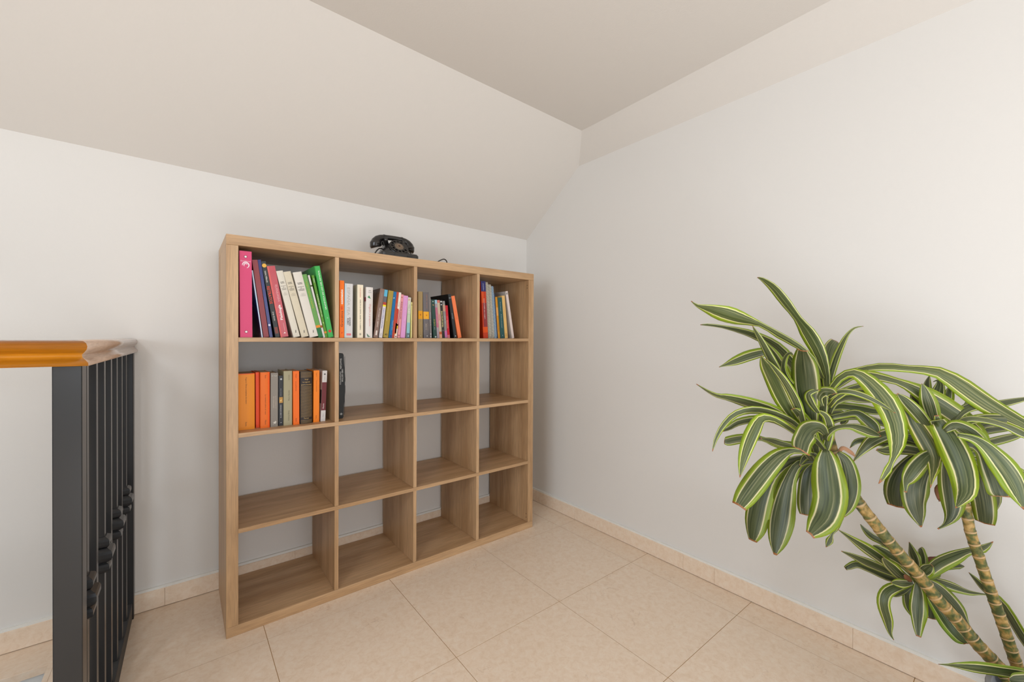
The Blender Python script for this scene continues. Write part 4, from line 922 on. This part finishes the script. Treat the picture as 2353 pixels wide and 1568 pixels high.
leaf([(1860, 1010, 10), (1830, 978, 14), (1804, 962, 16), (1768, 948, 16), (1728, 943, 18), (1690, 953, 15), (1662, 980, 12), (1645, 1010, 8), (1637, 1038, 1)], A-.04, A-.10, 30)
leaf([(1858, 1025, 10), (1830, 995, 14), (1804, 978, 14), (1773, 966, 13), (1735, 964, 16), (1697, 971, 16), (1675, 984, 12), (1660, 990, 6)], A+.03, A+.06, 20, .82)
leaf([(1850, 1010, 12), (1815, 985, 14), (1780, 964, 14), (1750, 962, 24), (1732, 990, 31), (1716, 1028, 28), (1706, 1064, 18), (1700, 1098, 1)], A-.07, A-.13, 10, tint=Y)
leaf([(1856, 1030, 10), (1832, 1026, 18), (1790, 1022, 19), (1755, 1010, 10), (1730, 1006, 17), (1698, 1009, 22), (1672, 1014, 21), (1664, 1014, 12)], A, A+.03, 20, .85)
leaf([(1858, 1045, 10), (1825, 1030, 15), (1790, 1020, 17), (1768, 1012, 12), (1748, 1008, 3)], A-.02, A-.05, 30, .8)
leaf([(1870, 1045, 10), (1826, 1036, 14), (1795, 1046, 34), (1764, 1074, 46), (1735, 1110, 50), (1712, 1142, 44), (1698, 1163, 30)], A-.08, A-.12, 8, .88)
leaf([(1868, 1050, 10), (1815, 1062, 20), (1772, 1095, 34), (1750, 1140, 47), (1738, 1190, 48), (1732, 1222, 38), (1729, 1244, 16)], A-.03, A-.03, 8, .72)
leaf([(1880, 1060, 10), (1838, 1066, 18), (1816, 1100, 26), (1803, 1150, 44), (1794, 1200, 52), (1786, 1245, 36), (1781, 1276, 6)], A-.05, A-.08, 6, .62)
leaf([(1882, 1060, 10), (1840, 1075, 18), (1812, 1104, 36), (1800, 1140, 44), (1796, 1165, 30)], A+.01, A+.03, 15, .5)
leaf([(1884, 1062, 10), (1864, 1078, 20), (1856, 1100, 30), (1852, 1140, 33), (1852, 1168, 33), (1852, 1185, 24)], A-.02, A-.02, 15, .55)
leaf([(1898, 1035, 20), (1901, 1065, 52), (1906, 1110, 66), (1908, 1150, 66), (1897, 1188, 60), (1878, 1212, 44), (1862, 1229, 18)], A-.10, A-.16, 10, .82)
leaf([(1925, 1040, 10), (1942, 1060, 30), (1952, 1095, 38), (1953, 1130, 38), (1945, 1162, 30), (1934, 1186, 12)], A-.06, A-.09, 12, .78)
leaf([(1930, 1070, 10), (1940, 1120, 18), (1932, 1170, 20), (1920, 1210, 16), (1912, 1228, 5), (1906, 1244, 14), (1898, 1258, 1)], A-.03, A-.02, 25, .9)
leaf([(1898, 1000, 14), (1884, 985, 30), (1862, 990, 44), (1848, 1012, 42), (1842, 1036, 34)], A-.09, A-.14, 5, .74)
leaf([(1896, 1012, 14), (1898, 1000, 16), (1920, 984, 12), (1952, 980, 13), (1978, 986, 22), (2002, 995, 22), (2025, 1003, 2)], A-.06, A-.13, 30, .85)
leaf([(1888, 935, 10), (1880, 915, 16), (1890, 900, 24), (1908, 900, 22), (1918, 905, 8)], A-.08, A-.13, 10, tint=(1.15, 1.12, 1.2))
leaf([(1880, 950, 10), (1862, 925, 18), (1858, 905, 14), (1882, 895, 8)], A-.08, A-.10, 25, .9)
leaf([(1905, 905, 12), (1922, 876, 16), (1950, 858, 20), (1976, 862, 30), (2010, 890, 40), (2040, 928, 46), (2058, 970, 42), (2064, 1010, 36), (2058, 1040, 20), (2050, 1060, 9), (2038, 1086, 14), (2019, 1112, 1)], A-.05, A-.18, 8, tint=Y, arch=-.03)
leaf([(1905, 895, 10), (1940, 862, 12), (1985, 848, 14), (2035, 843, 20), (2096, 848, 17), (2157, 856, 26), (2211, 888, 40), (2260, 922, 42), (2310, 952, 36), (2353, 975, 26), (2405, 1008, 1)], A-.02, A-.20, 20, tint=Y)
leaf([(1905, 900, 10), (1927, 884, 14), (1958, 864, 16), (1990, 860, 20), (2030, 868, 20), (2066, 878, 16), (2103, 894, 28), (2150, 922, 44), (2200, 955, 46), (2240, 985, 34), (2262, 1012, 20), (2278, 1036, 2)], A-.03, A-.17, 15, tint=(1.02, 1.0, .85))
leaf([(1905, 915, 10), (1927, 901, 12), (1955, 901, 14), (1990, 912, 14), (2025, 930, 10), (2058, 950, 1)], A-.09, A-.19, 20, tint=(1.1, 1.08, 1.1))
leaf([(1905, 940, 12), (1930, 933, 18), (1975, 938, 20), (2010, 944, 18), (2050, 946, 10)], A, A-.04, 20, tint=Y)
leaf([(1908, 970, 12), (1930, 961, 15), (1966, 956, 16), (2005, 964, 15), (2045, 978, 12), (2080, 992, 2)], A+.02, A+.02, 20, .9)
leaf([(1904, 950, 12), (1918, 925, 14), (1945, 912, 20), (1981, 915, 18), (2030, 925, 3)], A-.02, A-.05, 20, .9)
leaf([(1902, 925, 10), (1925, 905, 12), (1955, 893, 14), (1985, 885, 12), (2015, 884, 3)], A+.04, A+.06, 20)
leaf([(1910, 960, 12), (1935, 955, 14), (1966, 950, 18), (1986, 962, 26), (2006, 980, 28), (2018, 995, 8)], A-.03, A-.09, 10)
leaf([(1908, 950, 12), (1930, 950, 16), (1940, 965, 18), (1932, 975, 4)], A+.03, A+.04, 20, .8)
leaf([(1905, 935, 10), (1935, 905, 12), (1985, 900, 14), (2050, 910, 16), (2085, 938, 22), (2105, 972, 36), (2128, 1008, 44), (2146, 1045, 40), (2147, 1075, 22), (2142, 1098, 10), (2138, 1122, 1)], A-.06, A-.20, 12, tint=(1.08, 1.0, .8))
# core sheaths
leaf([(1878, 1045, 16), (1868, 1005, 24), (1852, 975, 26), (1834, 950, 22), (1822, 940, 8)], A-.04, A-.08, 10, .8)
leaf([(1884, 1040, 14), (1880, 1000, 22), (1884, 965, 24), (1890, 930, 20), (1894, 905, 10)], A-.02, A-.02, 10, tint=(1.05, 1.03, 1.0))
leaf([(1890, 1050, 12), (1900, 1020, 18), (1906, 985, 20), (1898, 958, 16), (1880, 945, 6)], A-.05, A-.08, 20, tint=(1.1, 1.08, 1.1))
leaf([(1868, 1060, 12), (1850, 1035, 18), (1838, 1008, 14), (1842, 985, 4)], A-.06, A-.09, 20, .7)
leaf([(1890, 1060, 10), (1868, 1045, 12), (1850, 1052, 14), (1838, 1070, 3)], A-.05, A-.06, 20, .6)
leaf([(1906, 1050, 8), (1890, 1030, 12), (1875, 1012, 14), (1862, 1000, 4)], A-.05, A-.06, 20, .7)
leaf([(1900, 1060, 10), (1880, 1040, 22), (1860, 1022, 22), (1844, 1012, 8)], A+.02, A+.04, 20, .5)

# crown of the upright trunk (depth about 1.06)
Bd = 1.06
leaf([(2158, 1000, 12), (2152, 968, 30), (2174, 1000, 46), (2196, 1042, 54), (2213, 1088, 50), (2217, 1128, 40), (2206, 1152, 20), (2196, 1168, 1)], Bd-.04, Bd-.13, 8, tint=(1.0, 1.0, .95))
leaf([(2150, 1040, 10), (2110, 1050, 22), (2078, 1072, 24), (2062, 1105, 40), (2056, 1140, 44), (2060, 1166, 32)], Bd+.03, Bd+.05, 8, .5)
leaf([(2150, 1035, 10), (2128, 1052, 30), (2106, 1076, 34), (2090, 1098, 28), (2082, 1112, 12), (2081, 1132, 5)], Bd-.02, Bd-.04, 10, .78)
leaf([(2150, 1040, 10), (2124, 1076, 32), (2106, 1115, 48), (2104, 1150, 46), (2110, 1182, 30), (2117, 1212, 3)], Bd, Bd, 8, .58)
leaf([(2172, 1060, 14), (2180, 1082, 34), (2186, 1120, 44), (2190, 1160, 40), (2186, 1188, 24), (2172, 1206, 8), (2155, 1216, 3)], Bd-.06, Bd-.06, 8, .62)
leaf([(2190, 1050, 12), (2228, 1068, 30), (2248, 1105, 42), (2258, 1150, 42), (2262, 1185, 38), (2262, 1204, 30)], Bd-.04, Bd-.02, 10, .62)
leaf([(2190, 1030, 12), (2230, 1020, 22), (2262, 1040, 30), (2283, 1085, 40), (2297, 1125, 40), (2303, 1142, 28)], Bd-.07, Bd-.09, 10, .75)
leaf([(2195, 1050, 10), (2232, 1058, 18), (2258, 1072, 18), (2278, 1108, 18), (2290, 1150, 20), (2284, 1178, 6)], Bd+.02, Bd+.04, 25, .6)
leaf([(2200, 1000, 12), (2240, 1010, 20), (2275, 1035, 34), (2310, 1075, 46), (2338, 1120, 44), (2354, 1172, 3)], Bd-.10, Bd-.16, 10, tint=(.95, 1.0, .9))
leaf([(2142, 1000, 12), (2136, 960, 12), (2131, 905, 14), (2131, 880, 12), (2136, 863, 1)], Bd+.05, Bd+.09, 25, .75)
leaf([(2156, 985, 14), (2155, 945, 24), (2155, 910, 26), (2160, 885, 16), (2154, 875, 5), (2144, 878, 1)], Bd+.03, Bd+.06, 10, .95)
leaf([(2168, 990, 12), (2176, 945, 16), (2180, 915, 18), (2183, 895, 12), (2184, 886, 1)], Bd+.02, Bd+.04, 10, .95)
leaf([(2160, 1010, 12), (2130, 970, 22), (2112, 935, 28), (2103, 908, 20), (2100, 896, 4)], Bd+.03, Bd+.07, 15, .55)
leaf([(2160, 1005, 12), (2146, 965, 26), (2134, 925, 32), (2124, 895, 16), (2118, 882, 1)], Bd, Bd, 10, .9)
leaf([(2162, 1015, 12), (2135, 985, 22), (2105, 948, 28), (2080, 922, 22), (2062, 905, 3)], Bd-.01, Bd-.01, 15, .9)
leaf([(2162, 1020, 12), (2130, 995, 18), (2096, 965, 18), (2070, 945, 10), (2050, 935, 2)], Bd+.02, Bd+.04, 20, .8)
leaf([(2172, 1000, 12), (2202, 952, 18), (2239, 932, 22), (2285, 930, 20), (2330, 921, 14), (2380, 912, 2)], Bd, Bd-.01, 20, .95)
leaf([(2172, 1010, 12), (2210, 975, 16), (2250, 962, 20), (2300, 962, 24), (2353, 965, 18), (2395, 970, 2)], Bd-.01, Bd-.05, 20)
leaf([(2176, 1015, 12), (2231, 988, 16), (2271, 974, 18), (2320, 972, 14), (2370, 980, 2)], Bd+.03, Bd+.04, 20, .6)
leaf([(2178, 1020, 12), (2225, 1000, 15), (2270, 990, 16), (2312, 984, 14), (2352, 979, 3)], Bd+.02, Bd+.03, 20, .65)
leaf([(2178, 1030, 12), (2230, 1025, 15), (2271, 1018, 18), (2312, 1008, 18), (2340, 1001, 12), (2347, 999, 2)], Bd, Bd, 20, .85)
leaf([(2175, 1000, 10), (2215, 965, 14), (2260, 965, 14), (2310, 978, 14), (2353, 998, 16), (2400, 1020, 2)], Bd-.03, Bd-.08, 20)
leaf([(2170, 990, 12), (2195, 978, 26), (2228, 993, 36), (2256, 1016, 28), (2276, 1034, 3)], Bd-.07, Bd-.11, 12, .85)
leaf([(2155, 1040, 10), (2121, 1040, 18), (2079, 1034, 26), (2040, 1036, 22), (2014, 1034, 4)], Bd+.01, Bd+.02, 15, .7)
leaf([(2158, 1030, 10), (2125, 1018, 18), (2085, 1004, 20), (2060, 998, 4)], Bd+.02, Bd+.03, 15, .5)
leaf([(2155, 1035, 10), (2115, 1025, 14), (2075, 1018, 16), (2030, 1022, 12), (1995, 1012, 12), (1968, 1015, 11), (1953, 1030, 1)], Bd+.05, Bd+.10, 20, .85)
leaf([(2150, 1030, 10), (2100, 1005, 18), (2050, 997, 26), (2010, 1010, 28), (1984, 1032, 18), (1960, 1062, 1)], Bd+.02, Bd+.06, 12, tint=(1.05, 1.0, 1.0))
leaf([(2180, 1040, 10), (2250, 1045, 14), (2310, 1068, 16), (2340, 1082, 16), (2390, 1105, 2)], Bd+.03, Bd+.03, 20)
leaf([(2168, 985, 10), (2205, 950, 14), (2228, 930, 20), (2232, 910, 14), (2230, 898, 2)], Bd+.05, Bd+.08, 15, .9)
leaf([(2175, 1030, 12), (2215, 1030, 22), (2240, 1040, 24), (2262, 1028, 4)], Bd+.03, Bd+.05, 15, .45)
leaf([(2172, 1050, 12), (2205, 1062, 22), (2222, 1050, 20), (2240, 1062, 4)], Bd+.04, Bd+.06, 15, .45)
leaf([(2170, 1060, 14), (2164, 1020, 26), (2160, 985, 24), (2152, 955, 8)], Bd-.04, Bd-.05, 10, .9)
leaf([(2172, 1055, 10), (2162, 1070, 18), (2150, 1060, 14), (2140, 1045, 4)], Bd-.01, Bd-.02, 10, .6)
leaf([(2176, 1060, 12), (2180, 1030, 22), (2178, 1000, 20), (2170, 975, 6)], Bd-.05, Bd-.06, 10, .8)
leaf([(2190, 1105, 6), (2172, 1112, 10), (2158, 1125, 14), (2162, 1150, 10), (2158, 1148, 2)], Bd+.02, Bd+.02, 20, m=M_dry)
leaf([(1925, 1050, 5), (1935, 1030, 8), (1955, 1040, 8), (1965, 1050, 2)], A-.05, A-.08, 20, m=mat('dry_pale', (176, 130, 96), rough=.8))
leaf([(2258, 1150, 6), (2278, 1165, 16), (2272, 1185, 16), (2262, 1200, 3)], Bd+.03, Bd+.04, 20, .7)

# small side shoot behind the leaning trunk
Sd = SH_D
def sl(P, e0, e1, roll=20, dark=.85, **k): return leaf(P, Sd+e0, Sd+e1, roll, dark, **k)
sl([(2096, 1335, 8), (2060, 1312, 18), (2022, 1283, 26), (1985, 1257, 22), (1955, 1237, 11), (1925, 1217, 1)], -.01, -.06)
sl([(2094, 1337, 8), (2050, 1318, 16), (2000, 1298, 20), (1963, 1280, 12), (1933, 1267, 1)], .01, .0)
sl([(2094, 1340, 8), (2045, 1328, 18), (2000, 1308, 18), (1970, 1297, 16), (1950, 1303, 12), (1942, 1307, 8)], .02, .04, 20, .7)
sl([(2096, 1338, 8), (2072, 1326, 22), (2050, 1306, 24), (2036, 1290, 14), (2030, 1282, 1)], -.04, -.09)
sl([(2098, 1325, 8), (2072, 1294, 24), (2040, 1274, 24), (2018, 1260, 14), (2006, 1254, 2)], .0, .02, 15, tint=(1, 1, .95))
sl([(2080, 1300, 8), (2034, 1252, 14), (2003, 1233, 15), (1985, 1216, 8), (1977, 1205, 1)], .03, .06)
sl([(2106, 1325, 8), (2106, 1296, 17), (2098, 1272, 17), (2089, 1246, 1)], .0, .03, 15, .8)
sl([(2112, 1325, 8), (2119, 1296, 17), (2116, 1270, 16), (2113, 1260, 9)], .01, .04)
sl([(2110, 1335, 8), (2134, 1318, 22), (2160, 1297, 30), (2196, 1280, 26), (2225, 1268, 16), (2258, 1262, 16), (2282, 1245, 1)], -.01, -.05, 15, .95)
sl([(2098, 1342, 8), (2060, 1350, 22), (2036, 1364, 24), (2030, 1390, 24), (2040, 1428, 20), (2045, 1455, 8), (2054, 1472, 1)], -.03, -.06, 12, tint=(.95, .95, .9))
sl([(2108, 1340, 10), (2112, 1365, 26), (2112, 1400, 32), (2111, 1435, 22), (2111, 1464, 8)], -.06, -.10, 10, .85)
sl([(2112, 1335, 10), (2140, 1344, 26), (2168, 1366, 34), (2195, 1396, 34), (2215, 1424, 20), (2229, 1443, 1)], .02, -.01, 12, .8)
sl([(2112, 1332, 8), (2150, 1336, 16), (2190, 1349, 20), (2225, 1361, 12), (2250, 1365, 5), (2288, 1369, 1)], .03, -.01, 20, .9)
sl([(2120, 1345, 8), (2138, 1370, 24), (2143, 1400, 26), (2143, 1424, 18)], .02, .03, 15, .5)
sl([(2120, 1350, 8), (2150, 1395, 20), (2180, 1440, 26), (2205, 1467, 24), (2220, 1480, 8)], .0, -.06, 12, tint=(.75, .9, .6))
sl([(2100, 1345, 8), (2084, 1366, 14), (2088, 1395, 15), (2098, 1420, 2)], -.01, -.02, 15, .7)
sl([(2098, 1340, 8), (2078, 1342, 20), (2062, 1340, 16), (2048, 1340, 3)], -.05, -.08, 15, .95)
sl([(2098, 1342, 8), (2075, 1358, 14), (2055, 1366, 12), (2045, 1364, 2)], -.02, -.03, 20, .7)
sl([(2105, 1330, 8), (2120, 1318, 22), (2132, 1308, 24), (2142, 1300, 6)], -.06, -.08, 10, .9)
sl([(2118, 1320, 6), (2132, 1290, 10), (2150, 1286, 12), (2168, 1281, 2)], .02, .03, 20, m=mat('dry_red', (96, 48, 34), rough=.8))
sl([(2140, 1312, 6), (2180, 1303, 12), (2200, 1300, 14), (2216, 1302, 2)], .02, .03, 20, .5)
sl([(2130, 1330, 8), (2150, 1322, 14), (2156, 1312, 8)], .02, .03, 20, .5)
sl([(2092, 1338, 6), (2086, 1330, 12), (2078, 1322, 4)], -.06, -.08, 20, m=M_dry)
# long low leaves from the pot
leaf([(2400, 1560, 10), (2353, 1551, 22), (2300, 1543, 24), (2249, 1536, 22), (2205, 1531, 13), (2180, 1529, 5), (2156, 1527, 1)], .98, 1.06, 25, tint=(.95, 1.0, .9))
leaf([(2420, 1560, 10), (2390, 1520, 14), (2353, 1470, 19), (2305, 1393, 18), (2262, 1353, 14), (2240, 1330, 8), (2226, 1316, 1)], 1.08, 1.12, 20, .7)
leaf([(2420, 1580, 12), (2380, 1568, 30), (2340, 1566, 30), (2318, 1562, 6)], .97, .97, 20, .7)
